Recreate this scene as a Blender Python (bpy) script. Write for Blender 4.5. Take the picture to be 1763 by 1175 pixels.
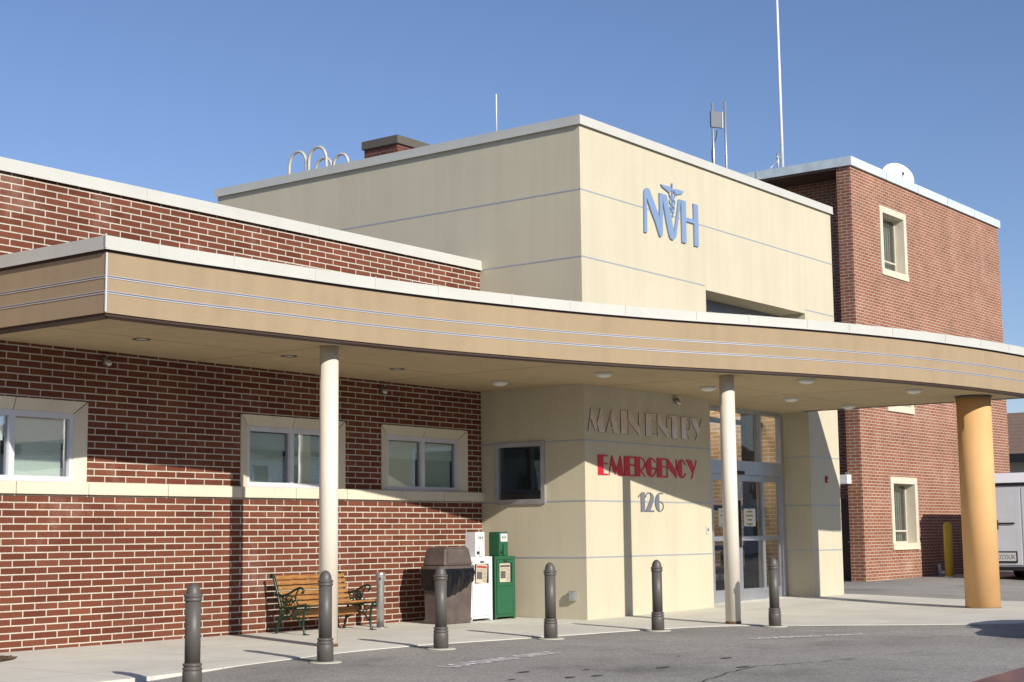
import bpy, bmesh, math, random
from mathutils import Vector, Matrix
random.seed(7)
S = bpy.context.scene
for o in list(bpy.data.objects): bpy.data.objects.remove(o)

# ------------------------------------------------------------------ camera, sky, sun, exposure
cam_d = bpy.data.cameras.new('camera'); cam = bpy.data.objects.new('camera', cam_d); S.collection.objects.link(cam)
cam.matrix_world = Matrix(((0.60150, -0.092848, -0.793459, 0), (-0.798799, -0.083413, -0.595787, 0), (-0.010868, 0.992180, -0.124340, 1.5), (0, 0, 0, 1)))
cam_d.sensor_fit = 'HORIZONTAL'; cam_d.sensor_width = 36; cam_d.lens = 2677.38 / 1763 * 36
cam_d.clip_start = .05; cam_d.clip_end = 3000
S.camera = cam
SUN_DIR = Vector((.308, 1.0, -.515)).normalized()          # the way the light travels
W = bpy.data.worlds.new('World'); S.world = W; W.use_nodes = True
nt = W.node_tree; bg = nt.nodes['Background']; sky = nt.nodes.new('ShaderNodeTexSky')
sky.sky_type = 'NISHITA'; sky.sun_disc = False
sky.sun_elevation = math.asin(-SUN_DIR.z); sky.sun_rotation = math.atan2(-SUN_DIR.x, -SUN_DIR.y)
sky.altitude = 300; sky.air_density = 1.0; sky.dust_density = .4; sky.ozone_density = 3.0
tint = nt.nodes.new('ShaderNodeMix'); tint.data_type = 'RGBA'; tint.blend_type = 'MULTIPLY'; tint.inputs[0].default_value = 1; tint.inputs[7].default_value = (1.0, .985, 1.13, 1)
nt.links.new(sky.outputs[0], tint.inputs[6]); nt.links.new(tint.outputs[2], bg.inputs[0]); bg.inputs[1].default_value = .094
sun_d = bpy.data.lights.new('sun', 'SUN'); sun = bpy.data.objects.new('sun', sun_d); S.collection.objects.link(sun)
sun_d.energy = 4.9; sun_d.angle = math.radians(.5); sun_d.color = (1, .93, .82)
sun.rotation_euler = SUN_DIR.to_track_quat('-Z', 'Y').to_euler(); sun.location = (0, -20, 30)
vs = S.view_settings; vs.view_transform = 'Standard'; vs.look = 'None'; vs.exposure = 0.18; vs.gamma = 1; vs.use_curve_mapping = False
S.cycles.max_bounces = 8; S.cycles.transparent_max_bounces = 12
S.cycles.sample_clamp_indirect = 6

# ------------------------------------------------------------------ materials
def new_mat(name):
    m = bpy.data.materials.new(name); m.use_nodes = True
    t = m.node_tree; b = t.nodes['Principled BSDF']
    return m, t, b
def N(t, typ, **kw):
    n = t.nodes.new(typ)
    for k, v in kw.items(): setattr(n, k, v)
    return n
def noise(t, scale, detail=4, coord='Object', rough=.55):
    tc = N(t, 'ShaderNodeTexCoord'); n = N(t, 'ShaderNodeTexNoise')
    n.inputs['Scale'].default_value = scale; n.inputs['Detail'].default_value = detail; n.inputs['Roughness'].default_value = rough
    t.links.new(tc.outputs[coord], n.inputs['Vector']); return n
def ramp(t, src, stops):
    r = N(t, 'ShaderNodeValToRGB'); e = r.color_ramp.elements
    while len(e) < len(stops): e.new(.5)
    for i, (p, c) in enumerate(stops):
        e[i].position = p; e[i].color = (c, c, c, 1) if not isinstance(c, tuple) else (*c, 1)
    t.links.new(src, r.inputs[0]); return r
def mul(t, a, b, fac=1.0, mode='MULTIPLY'):
    m = N(t, 'ShaderNodeMix', data_type='RGBA', blend_type=mode); m.inputs[0].default_value = fac
    if isinstance(a, tuple): m.inputs[6].default_value = (*a, 1)
    else: t.links.new(a, m.inputs[6])
    if isinstance(b, tuple): m.inputs[7].default_value = (*b, 1)
    else: t.links.new(b, m.inputs[7])
    return m.outputs[2]
def bump(t, b, src, strength, dist, normal=None):
    n = N(t, 'ShaderNodeBump'); n.inputs['Strength'].default_value = strength; n.inputs['Distance'].default_value = dist
    t.links.new(src, n.inputs['Height'])
    if normal is not None: t.links.new(normal, n.inputs['Normal'])
    t.links.new(n.outputs[0], b.inputs['Normal']); return n.outputs[0]
ALB = .88     # the photograph is exposed a little bright: real-world base colours stay this much lower
def plain(name, col, rough=.5, metal=0, var=.12, vscale=3, grain=0, gscale=200, spec=.5, coat=0):
    """a paint, plastic or metal with a little uneven wear in it"""
    m, t, b = new_mat(name); col = tuple(v*ALB for v in col)
    n1 = noise(t, vscale, 5); r1 = ramp(t, n1.outputs[0], [(.3, 1 - var), (.7, 1.0)])
    t.links.new(mul(t, col, r1.outputs[0]), b.inputs['Base Color'])
    b.inputs['Roughness'].default_value = rough; b.inputs['Metallic'].default_value = metal
    b.inputs['Specular IOR Level'].default_value = spec; b.inputs['Coat Weight'].default_value = coat
    if grain:
        n2 = noise(t, gscale, 3); bump(t, b, n2.outputs[0], grain, .01)
    return m
def brick_mat(name, c1, c2, mortar, w, h, ms, off=(0, 0), varc=.75, rotw=None):
    m, t, b = new_mat(name); c1, c2, mortar = [tuple(v*ALB for v in q) for q in (c1, c2, mortar)]
    uv = N(t, 'ShaderNodeUVMap'); mp = N(t, 'ShaderNodeMapping'); mp.inputs['Location'].default_value = (off[0], off[1], 0)
    t.links.new(uv.outputs[0], mp.inputs[0])
    wob = noise(t, 26, 2, 'Object'); ws = N(t, 'ShaderNodeVectorMath', operation='SCALE'); ws.inputs['Scale'].default_value = .007
    sub = N(t, 'ShaderNodeVectorMath', operation='SUBTRACT'); sub.inputs[1].default_value = (.5, .5, .5)
    t.links.new(wob.outputs['Color'], sub.inputs[0]); t.links.new(sub.outputs[0], ws.inputs[0])
    ad = N(t, 'ShaderNodeVectorMath', operation='ADD'); t.links.new(mp.outputs[0], ad.inputs[0]); t.links.new(ws.outputs[0], ad.inputs[1])
    br = N(t, 'ShaderNodeTexBrick'); br.offset = .5; br.offset_frequency = 2
    for k, v in dict(Scale=1.0).items(): br.inputs[k].default_value = v
    br.inputs['Mortar Size'].default_value = ms; br.inputs['Mortar Smooth'].default_value = .25; br.inputs['Bias'].default_value = 0
    br.inputs['Brick Width'].default_value = w; br.inputs['Row Height'].default_value = h
    br.inputs['Color1'].default_value = (*c1, 1); br.inputs['Color2'].default_value = (*c2, 1); br.inputs['Mortar'].default_value = (*mortar, 1)
    t.links.new(ad.outputs[0], br.inputs['Vector'])
    n1 = noise(t, 1.1, 5); r1 = ramp(t, n1.outputs[0], [(.3, .82), (.7, 1.08)])
    n2 = noise(t, 70, 4); r2 = ramp(t, n2.outputs[0], [(.3, varc), (.75, 1.1)])
    c = mul(t, br.outputs['Color'], r1.outputs[0]); c = mul(t, c, r2.outputs[0])
    # pale lime bloom in loose patches
    n3 = noise(t, .55, 6, rough=.7); r3 = ramp(t, n3.outputs[0], [(.57, 0.0), (.78, .32)])
    mx = N(t, 'ShaderNodeMix', data_type='RGBA'); t.links.new(r3.outputs[0], mx.inputs[0]); t.links.new(c, mx.inputs[6]); mx.inputs[7].default_value = (.5, .42, .36, 1)
    t.links.new(mx.outputs[2], b.inputs['Base Color'])
    b.inputs['Roughness'].default_value = .88; b.inputs['Specular IOR Level'].default_value = .2
    inv = ramp(t, br.outputs['Fac'], [(0, 1.0), (1, 0.0)])
    nb = bump(t, b, inv.outputs[0], .6, .012)
    bump(t, b, n2.outputs[0], .25, .006, nb)
    return m
def stucco(name, col, streak=.12, spots=0):
    m, t, b = new_mat(name); col = tuple(v*ALB for v in col)
    n1 = noise(t, .45, 6, rough=.65); r1 = ramp(t, n1.outputs[0], [(.3, 1 - streak), (.65, 1.0)])
    n2 = noise(t, 60, 5, rough=.8); r2 = ramp(t, n2.outputs[0], [(.3, .86), (.7, 1.07)])
    tc = N(t, 'ShaderNodeTexCoord'); mp = N(t, 'ShaderNodeMapping'); mp.inputs['Scale'].default_value = (2.2, 2.2, .16)
    n3 = N(t, 'ShaderNodeTexNoise'); n3.inputs['Scale'].default_value = 1.6; n3.inputs['Detail'].default_value = 5
    t.links.new(tc.outputs['Object'], mp.inputs[0]); t.links.new(mp.outputs[0], n3.inputs['Vector'])
    r3 = ramp(t, n3.outputs[0], [(.32, 1 - streak * .8), (.55, 1.0)])
    c = mul(t, mul(t, mul(t, col, r1.outputs[0]), r2.outputs[0]), r3.outputs[0])
    if spots:     # a few grimy patches
        n4 = noise(t, .9, 5, rough=.7); c = mul(t, c, ramp(t, n4.outputs[0], [(.58, 1.0), (.72, 1 - spots)]).outputs[0])
    t.links.new(c, b.inputs['Base Color']); b.inputs['Roughness'].default_value = .92; b.inputs['Specular IOR Level'].default_value = .15
    bump(t, b, n2.outputs[0], .35, .006); return m
def glass_mat(name, tint=(.8, .86, .84), refl=.10, rough=.0):
    m = bpy.data.materials.new(name); m.use_nodes = True; t = m.node_tree; t.nodes.clear()
    out = N(t, 'ShaderNodeOutputMaterial'); tr = N(t, 'ShaderNodeBsdfTransparent'); tr.inputs[0].default_value = (*tint, 1)
    gl = N(t, 'ShaderNodeBsdfGlossy'); gl.inputs['Roughness'].default_value = rough; gl.inputs[0].default_value = (.95, .97, 1, 1)
    ge = N(t, 'ShaderNodeNewGeometry'); dt = N(t, 'ShaderNodeVectorMath', operation='DOT_PRODUCT'); t.links.new(ge.outputs['Normal'], dt.inputs[0]); t.links.new(ge.outputs['Incoming'], dt.inputs[1])
    ab = N(t, 'ShaderNodeMath', operation='ABSOLUTE'); t.links.new(dt.outputs['Value'], ab.inputs[0])
    om = N(t, 'ShaderNodeMath', operation='SUBTRACT'); om.inputs[0].default_value = 1; t.links.new(ab.outputs[0], om.inputs[1])
    pw = N(t, 'ShaderNodeMath', operation='POWER'); pw.inputs[1].default_value = 5; t.links.new(om.outputs[0], pw.inputs[0])
    ad = N(t, 'ShaderNodeMath', operation='MULTIPLY_ADD', use_clamp=True); ad.inputs[1].default_value = .9; ad.inputs[2].default_value = .04 + refl; t.links.new(pw.outputs[0], ad.inputs[0])
    n = noise(t, 1.4, 2); bp = N(t, 'ShaderNodeBump'); bp.inputs['Strength'].default_value = .025; bp.inputs['Distance'].default_value = .05
    t.links.new(n.outputs[0], bp.inputs['Height']); t.links.new(bp.outputs[0], gl.inputs['Normal'])
    mx = N(t, 'ShaderNodeMixShader'); t.links.new(ad.outputs[0], mx.inputs[0]); t.links.new(tr.outputs[0], mx.inputs[1]); t.links.new(gl.outputs[0], mx.inputs[2])
    t.links.new(mx.outputs[0], out.inputs[0]); return m
def asphalt_mat():
    m, t, b = new_mat('worn_asphalt')
    n1 = noise(t, .18, 6, rough=.6); n2 = noise(t, 55, 3, rough=.8); n3 = noise(t, 1.1, 5); n4 = noise(t, .35, 3)
    c = mul(t, (.325, .313, .288), ramp(t, n1.outputs[0], [(.35, .80), (.65, 1.12)]).outputs[0])
    c = mul(t, c, ramp(t, n2.outputs[0], [(.32, .55), (.5, .95), (.68, 1.6)]).outputs[0])
    n5 = noise(t, 16, 4, rough=.8); c = mul(t, c, ramp(t, n5.outputs[0], [(.3, .78), (.7, 1.22)]).outputs[0])
    c = mul(t, c, ramp(t, n3.outputs[0], [(.28, .78), (.45, 1.0)]).outputs[0])
    c = mul(t, c, ramp(t, n4.outputs[0], [(.30, .72), (.40, 1.0)]).outputs[0])
    t.links.new(c, b.inputs['Base Color']); b.inputs['Roughness'].default_value = .95; b.inputs['Specular IOR Level'].default_value = .2
    bump(t, b, n2.outputs[0], .6, .01); return m
def concrete_mat(name, col, joint=0):
    m, t, b = new_mat(name); col = tuple(v*ALB for v in col)
    n1 = noise(t, .7, 6, rough=.65); n2 = noise(t, 90, 3); n3 = noise(t, 4, 6, rough=.7)
    c = mul(t, col, ramp(t, n1.outputs[0], [(.3, .84), (.68, 1.04)]).outputs[0])
    c = mul(t, c, ramp(t, n2.outputs[0], [(.3, .92), (.7, 1.05)]).outputs[0])
    c = mul(t, c, ramp(t, n3.outputs[0], [(.28, .86), (.42, 1.0)]).outputs[0])
    if joint:
        uv = N(t, 'ShaderNodeUVMap'); br = N(t, 'ShaderNodeTexBrick'); br.offset = 0
        mp = N(t, 'ShaderNodeMapping'); mp.inputs['Location'].default_value = (.6, .55, 0); t.links.new(uv.outputs[0], mp.inputs[0])
        for k, v in {'Scale': 1, 'Mortar Size': .007, 'Mortar Smooth': .1, 'Brick Width': 2.4, 'Row Height': 1.9}.items(): br.inputs[k].default_value = v
        br.inputs['Color1'].default_value = br.inputs['Color2'].default_value = (1, 1, 1, 1); br.inputs['Mortar'].default_value = (.5, .48, .44, 1)
        t.links.new(mp.outputs[0], br.inputs['Vector']); c = mul(t, c, br.outputs['Color'])
    t.links.new(c, b.inputs['Base Color']); b.inputs['Roughness'].default_value = .9; b.inputs['Specular IOR Level'].default_value = .2
    bump(t, b, n2.outputs[0], .25, .004); return m
def wood_mat():
    m, t, b = new_mat('varnished_slats')
    tc = N(t, 'ShaderNodeTexCoord'); mp = N(t, 'ShaderNodeMapping'); mp.inputs['Scale'].default_value = (1.2, 14, 14); t.links.new(tc.outputs['Object'], mp.inputs[0])
    n = N(t, 'ShaderNodeTexNoise'); n.inputs['Scale'].default_value = 4; n.inputs['Detail'].default_value = 6; t.links.new(mp.outputs[0], n.inputs['Vector'])
    r = ramp(t, n.outputs[0], [(.3, (.20, .085, .024)), (.55, (.34, .165, .046)), (.75, (.40, .21, .07))])
    t.links.new(r.outputs[0], b.inputs['Base Color']); b.inputs['Roughness'].default_value = .42; return m
def shingle_mat(name, col, pitch, lo=.6):
    m, t, b = new_mat(name)
    tc = N(t, 'ShaderNodeTexCoord'); w = N(t, 'ShaderNodeTexWave', wave_type='BANDS', bands_direction='Z', wave_profile='SAW'); w.inputs['Scale'].default_value = .314 / pitch
    w.inputs['Distortion'].default_value = .3; t.links.new(tc.outputs['Object'], w.inputs['Vector'])
    n = noise(t, 6, 5); c = mul(t, col, ramp(t, w.outputs[0], [(0, lo), (.25, 1.0)]).outputs[0]); c = mul(t, c, ramp(t, n.outputs[0], [(.3, .75), (.7, 1.1)]).outputs[0])
    t.links.new(c, b.inputs['Base Color']); b.inputs['Roughness'].default_value = .85; return m

M = {}
M['brick'] = brick_mat('red_brick', (.145, .042, .023), (.220, .074, .042), (.66, .615, .515), .374, .0965, .0098, (-.23, .005))
M['brick_right'] = brick_mat('weathered_brick', (.32, .118, .072), (.40, .165, .103), (.62, .53, .41), .285, .0885, .0105, (0, .0), .7)
M['brick_tan'] = brick_mat('tan_brick', (.56, .35, .19), (.68, .45, .26), (.88, .84, .74), .374, .0965, .010, (0, 0))
M['cream'] = stucco('cream_stucco', (.66, .605, .455), .07)
M['tan'] = stucco('tan_stucco', (.43, .325, .21), .09, .12)
M['soffit'] = stucco('soffit_stucco', (.58, .465, .29), .10)
M['cap'] = plain('white_metal_cap', (.62, .62, .57), .45, 0, .08, 2)
M['cap_blue'] = plain('chalky_blue_coping', (.70, .82, .88), .6, 0, .25, 3)
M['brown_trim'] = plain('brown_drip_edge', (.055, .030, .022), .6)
M['alu'] = plain('brushed_aluminium', (.62, .64, .68), .38, .75, .1, 4)
M['alu_lip'] = plain('bright_aluminium_lip', (.86, .87, .90), .45, .35, .05, 4)
M['alu_dark'] = plain('grooved_aluminium', (.22, .24, .29), .5, .4, .1, 4)
M['groove'] = plain('grey_reveal', (.46, .49, .56), .5, .3, .1, 4)
M['groove_light'] = plain('pale_reveal', (.66, .66, .66), .5, .2, .1, 4)
M['stone'] = concrete_mat('cast_limestone', (.76, .69, .54))
M['frame'] = plain('white_window_frame', (.70, .71, .76), .4, .0, .06, 4)
M['glass'] = glass_mat('window_glass', (.95, .99, .97), .21)
M['glass_door'] = glass_mat('door_glass', (.93, .95, .95), .015)
M['glass_tint'] = glass_mat('pale_grey_glass', (.72, .76, .78), .06)
M['glass_dark'] = glass_mat('tinted_glass', (.22, .27, .30), .04)
m, t_, b = new_mat('added_lobby_glow'); b.inputs['Emission Color'].default_value = (1, .93, .8, 1); b.inputs['Emission Strength'].default_value = 40; M['added_glow'] = m  # emission for the two lamps added in the lobby
M['shade'] = plain('pale_roller_shade', (1.0, 1.08, 1.06), .8, 0, .05, 3)
M['screen'] = plain('grey_green_blind', (.80, .86, .79), .8, 0, .06, 3)
M['dark_room'] = plain('dim_interior', (.06, .055, .05), .9)
M['dark_frame'] = plain('dark_bronze_frame', (.022, .022, .026), .45)
M['white_room'] = plain('interior_plaster', (.55, .52, .46), .9)
M['asphalt'] = asphalt_mat()
M['concrete'] = concrete_mat('sidewalk_concrete', (.73, .715, .64), 1)
M['pad'] = concrete_mat('pad_concrete', (.52, .51, .43))
M['paint'] = plain('worn_road_paint', (1.0, .99, .96), .8, 0, .2, 18)
M['joint'] = plain('dark_joint_line', (.26, .20, .115), .9)  # own dark colour of the soffit joints, shared with the column sealant
M['stain'] = plain('old_oil_stain', (.105, .10, .092), .85, 0, .4, 20)
M['crack'] = plain('crack_sealant', (.03, .03, .03), .8)
M['col_cream'] = plain('cream_column_paint', (.80, .745, .63), .45, 0, .07, 1.5)
M['col_orange'] = plain('orange_stucco_column', (.80, .47, .20), .75, 0, .12, 1.2, .15, 180)
M['collar'] = plain('rusty_flange', (.20, .09, .04), .8, .2, .4, 20)
M['bollard'] = plain('charcoal_powder_coat', (.125, .115, .105), .5, .1, .18, 4)
M['bollard_y'] = plain('faded_yellow_sleeve', (.50, .36, .03), .5, 0, .2, 3)
M['green_iron'] = plain('dark_green_cast_iron', (.012, .050, .030), .35, .2, .3, 9)
M['wood'] = wood_mat()
M['steel'] = plain('satin_steel_tube', (.62, .63, .63), .32, .8, .15, 4)
M['bin'] = plain('brown_moulded_plastic', (.135, .105, .092), .6, 0, .40, 4, .2, 60)
M['bag'] = plain('black_bin_liner', (.008, .008, .010), .22, 0, .2, 6)
M['white_enamel'] = plain('white_enamel', (.82, .82, .84), .4, 0, .06, 5)
M['green_enamel'] = plain('green_enamel', (.020, .130, .062), .4, 0, .15, 5)
M['dark_green'] = plain('dark_green_edge', (.010, .050, .026), .5)
M['coin'] = plain('grey_coin_panel', (.25, .25, .27), .5, .3)
M['newsprint'] = plain('newsprint', (.62, .55, .42), .9, 0, .15, 10)
M['ink'] = plain('grey_newsprint_ink', (.14, .13, .12), .9, 0, .4, 40)
M['ink_red'] = plain('red_masthead_ink', (.42, .06, .05), .9)
M['paper'] = plain('white_paper', (.80, .80, .80), .8, 0, .04)
M['hilite'] = plain('yellow_highlighter', (.72, .66, .03), .8)
M['tape'] = plain('blue_tape', (.06, .20, .55), .6)
M['black'] = plain('black_rubber', (.012, .012, .013), .6)
M['mirror'] = plain('polished_letter_metal', (.92, .78, .68), .25, .45, .12, 5)
M['letter_edge'] = plain('dark_letter_return', (.11, .075, .055), .5, .3)
M['letter_red'] = plain('red_letter_face', (.64, .012, .030), .35, 0, .08, 5)
M['letter_grey'] = plain('pewter_number_face', (.30, .33, .40), .4, .5, .15, 9)
M['logo'] = plain('pale_blue_logo_face', (.23, .335, .53), .4, 0, .05, 4)
M['red'] = plain('fire_alarm_red', (.40, .012, .025), .4)
M['lens'] = plain('milky_light_lens', (.85, .85, .80), .35)
M['galv'] = plain('galvanised_pipe', (.55, .57, .58), .4, .6, .15, 6)
M['white_mast'] = plain('white_fibreglass', (.85, .85, .87), .35)
M['panel_grey'] = plain('grey_antenna_cover', (.16, .18, .22), .6)
M['hoop'] = plain('cream_painted_pipe', (.62, .56, .47), .5)
M['chimney_cap'] = concrete_mat('sooty_concrete', (.15, .135, .115))
M['brick_old'] = brick_mat('sooty_brick', (.13, .040, .030), (.18, .060, .042), (.22, .17, .14), .215, .075, .008)
M['trailer'] = plain('white_trailer_skin', (.80, .81, .84), .4, 0, .06, 2)
M['bark'] = plain('shredded_bark', (.16, .095, .06), .95, 0, .6, 30, .8, 40)
M['maroon'] = plain('maroon_car_paint', (.17, .045, .030), .36, .2, .05, 3, coat=.1)
M['silver'] = plain('silver_car_paint', (.45, .46, .48), .3, .5, .05, 3, coat=.5)
M['roof'] = plain('roof_membrane', (.32, .31, .29), .9)
M['house_roof'] = shingle_mat('brown_shingles', (.23, .15, .105), .22)
M['house_wall'] = plain('beige_siding', (.50, .47, .38), .8)
M['siding'] = shingle_mat('white_lap_siding', (.80, .80, .78), .20, .72)
M['sash'] = plain('old_cream_sash', (.62, .58, .48), .6)
M['curtain'] = plain('beige_curtain', (.62, .58, .46), .9, 0, .1, 3)
M['tan_door'] = plain('brown_side_door', (.10, .055, .040), .5)

# ------------------------------------------------------------------ mesh helpers
class MB:
    """collects shapes; one mesh object comes out of it"""
    def __init__(s): s.bm = bmesh.new()
    def quad(s, *p):
        return s.bm.faces.new([s.bm.verts.new(Vector(q)) for q in p])
    def box(s, a, b, bev=0, seg=2):
        x0, y0, z0 = [min(a[i], b[i]) for i in range(3)]; x1, y1, z1 = [max(a[i], b[i]) for i in range(3)]
        v = [s.bm.verts.new(p) for p in ((x0,y0,z0),(x1,y0,z0),(x1,y1,z0),(x0,y1,z0),(x0,y0,z1),(x1,y0,z1),(x1,y1,z1),(x0,y1,z1))]
        f = [s.bm.faces.new([v[i] for i in q]) for q in ((3,2,1,0),(4,5,6,7),(0,1,5,4),(1,2,6,5),(2,3,7,6),(3,0,4,7))]
        if bev:
            ed = list({e for q in f for e in q.edges}); bmesh.ops.bevel(s.bm, geom=ed, offset=bev, segments=seg, affect='EDGES', profile=.5)
        return s
    def hexa(s, p):
        v = [s.bm.verts.new(q) for q in p]
        for q in ((3,2,1,0),(4,5,6,7),(0,1,5,4),(1,2,6,5),(2,3,7,6),(3,0,4,7)): s.bm.faces.new([v[i] for i in q])
        return s
    def lathe(s, prof, c=(0,0,0), n=28, cap=True):
        rings = []
        for r, z in prof:
            rings.append([s.bm.verts.new((c[0]+r*math.cos(2*math.pi*k/n), c[1]+r*math.sin(2*math.pi*k/n), c[2]+z)) for k in range(n)])
        for a, b in zip(rings, rings[1:]):
            for k in range(n):
                f = s.bm.faces.new((a[k], a[(k+1)%n], b[(k+1)%n], b[k])); f.smooth = True
        if cap:
            s.bm.faces.new(list(reversed(rings[0]))); s.bm.faces.new(rings[-1])
        return s
    def tube(s, pts, r, n=8, rs=None):
        pts = [Vector(p) for p in pts]; rings = []; up = Vector((0.13, .21, .97))
        for i, p in enumerate(pts):
            d = (pts[min(i+1, len(pts)-1)] - pts[max(i-1, 0)]).normalized()
            a = d.cross(up)
            if a.length < .05: a = d.cross(Vector((1, .1, 0)))
            a.normalize(); b = d.cross(a); rr = rs[i] if rs else r
            rings.append([s.bm.verts.new(p + a*rr*math.cos(2*math.pi*k/n) + b*rr*math.sin(2*math.pi*k/n)) for k in range(n)])
        for a, b in zip(rings, rings[1:]):
            for k in range(n):
                f = s.bm.faces.new((a[k], b[k], b[(k+1)%n], a[(k+1)%n])); f.smooth = True
        s.bm.faces.new(rings[0]); s.bm.faces.new(list(reversed(rings[-1])))
        return s
    def prism(s, poly, to3, d0, d1):
        """poly of 2-D points; to3(u, v, d) -> point; extruded between depths d0 and d1"""
        a = [s.bm.verts.new(to3(u, v, d0)) for u, v in poly]; b = [s.bm.verts.new(to3(u, v, d1)) for u, v in poly]
        n = len(poly); s.bm.faces.new(a); s.bm.faces.new(list(reversed(b)))
        for i in range(n): s.bm.faces.new((a[i], b[i], b[(i+1)%n], a[(i+1)%n]))
        return s
    def build(s, name, mat, parent=None, at=None, off=None, smooth=False):
        bm = s.bm
        if off is not None: bmesh.ops.translate(bm, verts=bm.verts[:], vec=-Vector(off))
        bmesh.ops.recalc_face_normals(bm, faces=bm.faces[:])
        uv = bm.loops.layers.uv.new('UVMap'); o3 = Vector(off) if off is not None else Vector((0,0,0))
        for f in bm.faces:
            n = f.normal
            for l in f.loops:
                p = l.vert.co + o3
                if abs(n.z) > .75: l[uv].uv = (p.x, p.y)
                else:
                    h = math.hypot(n.x, n.y); l[uv].uv = ((-n.y*p.x + n.x*p.y)/h, p.z)
            if smooth: f.smooth = True
        me = bpy.data.meshes.new(name); bm.to_mesh(me); bm.free()
        for k in (mat if isinstance(mat, (list, tuple)) else [mat]): me.materials.append(M[k])
        o = bpy.data.objects.new(name, me); S.collection.objects.link(o)
        if parent is not None: o.parent = parent
        if at is not None: o.location = at
        return o
def tag(o, label, cat, group=None, kind=None):
    o['label'] = label; o['category'] = cat
    if group: o['group'] = group
    if kind: o['kind'] = kind
    return o
def thing(name, label, cat, loc, rz=0, group=None):
    o = bpy.data.objects.new(name, None); S.collection.objects.link(o); o.empty_display_size = .3
    o.location = loc; o.rotation_euler = (0, 0, rz); return tag(o, label, cat, group)
def structure(o): o['kind'] = 'structure'; return o
def kids(o): return [c for c in bpy.data.objects if c.parent == o]
def copy_tree(o, parent=None):
    c = o.copy(); S.collection.objects.link(c)
    if parent is not None: c.parent = parent
    for k in kids(o): copy_tree(k, c)
    return c
def gz(x, y): return -.02 + .012*max(0, min(y, 18)-13.5) + .0075*max(0, min(x, 45)-22.95)*min(1, max(0, (y-12)/3.5))
def wall(mb, p0, u, n, t, u1, z0, z1, holes=()):
    """a wall of thickness t: front through p0 along u (length u1), n points outward; holes are (ua, ub, za, zb)"""
    p0 = Vector((p0[0], p0[1], 0)); u = Vector((u[0], u[1], 0)); n = Vector((n[0], n[1], 0))
    us = sorted({0, u1, *[h[i] for h in holes for i in (0, 1)]}); zs = sorted({z0, z1, *[h[i] for h in holes for i in (2, 3)]})
    P = lambda a, z, d: p0 + u*a - n*d + Vector((0, 0, z))
    solid = lambda a, b: not any(h[0] <= a <= h[1] and h[2] <= b <= h[3] for h in holes)
    bm = mb.bm
    for i in range(len(us)-1):
        for j in range(len(zs)-1):
            ua, ub, za, zb = us[i], us[i+1], zs[j], zs[j+1]
            if not solid((ua+ub)/2, (za+zb)/2): continue
            mb.quad(P(ua,za,0), P(ub,za,0), P(ub,zb,0), P(ua,zb,0)); mb.quad(P(ua,za,t), P(ua,zb,t), P(ub,zb,t), P(ub,za,t))
            for (cu, cz, e) in (((ua-1e-3), (za+zb)/2, 'l'), ((ub+1e-3), (za+zb)/2, 'r'), ((ua+ub)/2, za-1e-3, 'b'), ((ua+ub)/2, zb+1e-3, 't')):
                inside = 0 <= cu <= u1 and z0 <= cz <= z1
                if inside and solid(cu, cz): continue
                a, b = {'l': ((ua,za),(ua,zb)), 'r': ((ub,zb),(ub,za)), 'b': ((ub,za),(ua,za)), 't': ((ua,zb),(ub,zb))}[e]
                mb.quad(P(a[0],a[1],0), P(b[0],b[1],0), P(b[0],b[1],t), P(a[0],a[1],t))
    bmesh.ops.remove_doubles(bm, verts=bm.verts[:], dist=1e-5)
    return mb

# ------------------------------------------------------------------ ground
def asphalt_dip(x): return -.06 * min(1, max(0, (13.2-x)/2.2))
def grid_sheet(name, xs, ys, zf, mat):
    mb = MB(); vv = [[mb.bm.verts.new((x, y, zf(x, y))) for y in ys] for x in xs]
    for i in range(len(xs)-1):
        for j in range(len(ys)-1): mb.bm.faces.new((vv[i][j], vv[i+1][j], vv[i+1][j+1], vv[i][j+1]))
    return structure(mb.build(name, mat))
grid_sheet('asphalt_ground', [-900,-60,0,6,11,13.2,18,22.95] + [23.5+.75*i for i in range(29)] + [45,80,900], [-900,-60,-10,0,6,10,12] + [12.25+.25*i for i in range(24)] + [18.25,30,60,900], lambda x, y: gz(x, y) + asphalt_dip(x) - .006, 'asphalt')
EDGE = [(2,13.78),(8,13.82),(11,13.86),(12.5,13.98),(14,14.22),(15.5,14.42),(17,14.38),(18.7,14.05),(20,13.82),(21.2,13.62),(22.2,13.36),(22.95,13.0),(23.4,12.45),(23.8,11.75),(24.3,11.0),(25,9.9),(25.8,8.9),(26.8,8.0),(28.5,7.2),(31,6.6),(33.6,6.3)]
def cr(pts, n):
    out = []
    for i in range(len(pts)-1):
        p0, p1, p2, p3 = pts[max(i-1,0)], pts[i], pts[i+1], pts[min(i+2,len(pts)-1)]
        for k in range(n):
            t = k/n; out.append(tuple(.5*((2*p1[j]) + (-p0[j]+p2[j])*t + (2*p0[j]-5*p1[j]+4*p2[j]-p3[j])*t*t + (-p0[j]+3*p1[j]-3*p2[j]+p3[j])*t**3) for j in range(len(p1))))
    out.append(tuple(pts[-1])); return out
mb = MB(); prev = None
for x, y in cr(EDGE, 5):
    yt = 16.6 if x > 22.949 else 18.05; ys = [y, y+.16] + [y+.16+(yt-y-.16)*q/16 for q in range(1, 17)]
    row = [mb.bm.verts.new((x, y-.01, gz(x, y) - .3))] + [mb.bm.verts.new((x, q, gz(x, q) + (.003 if k == 0 else .010))) for k, q in enumerate(ys)]
    if prev:
        for k in range(len(row)-1): mb.bm.faces.new((prev[k], row[k], row[k+1], prev[k+1]))
    prev = row
structure(mb.build('sidewalk', 'concrete'))
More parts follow.
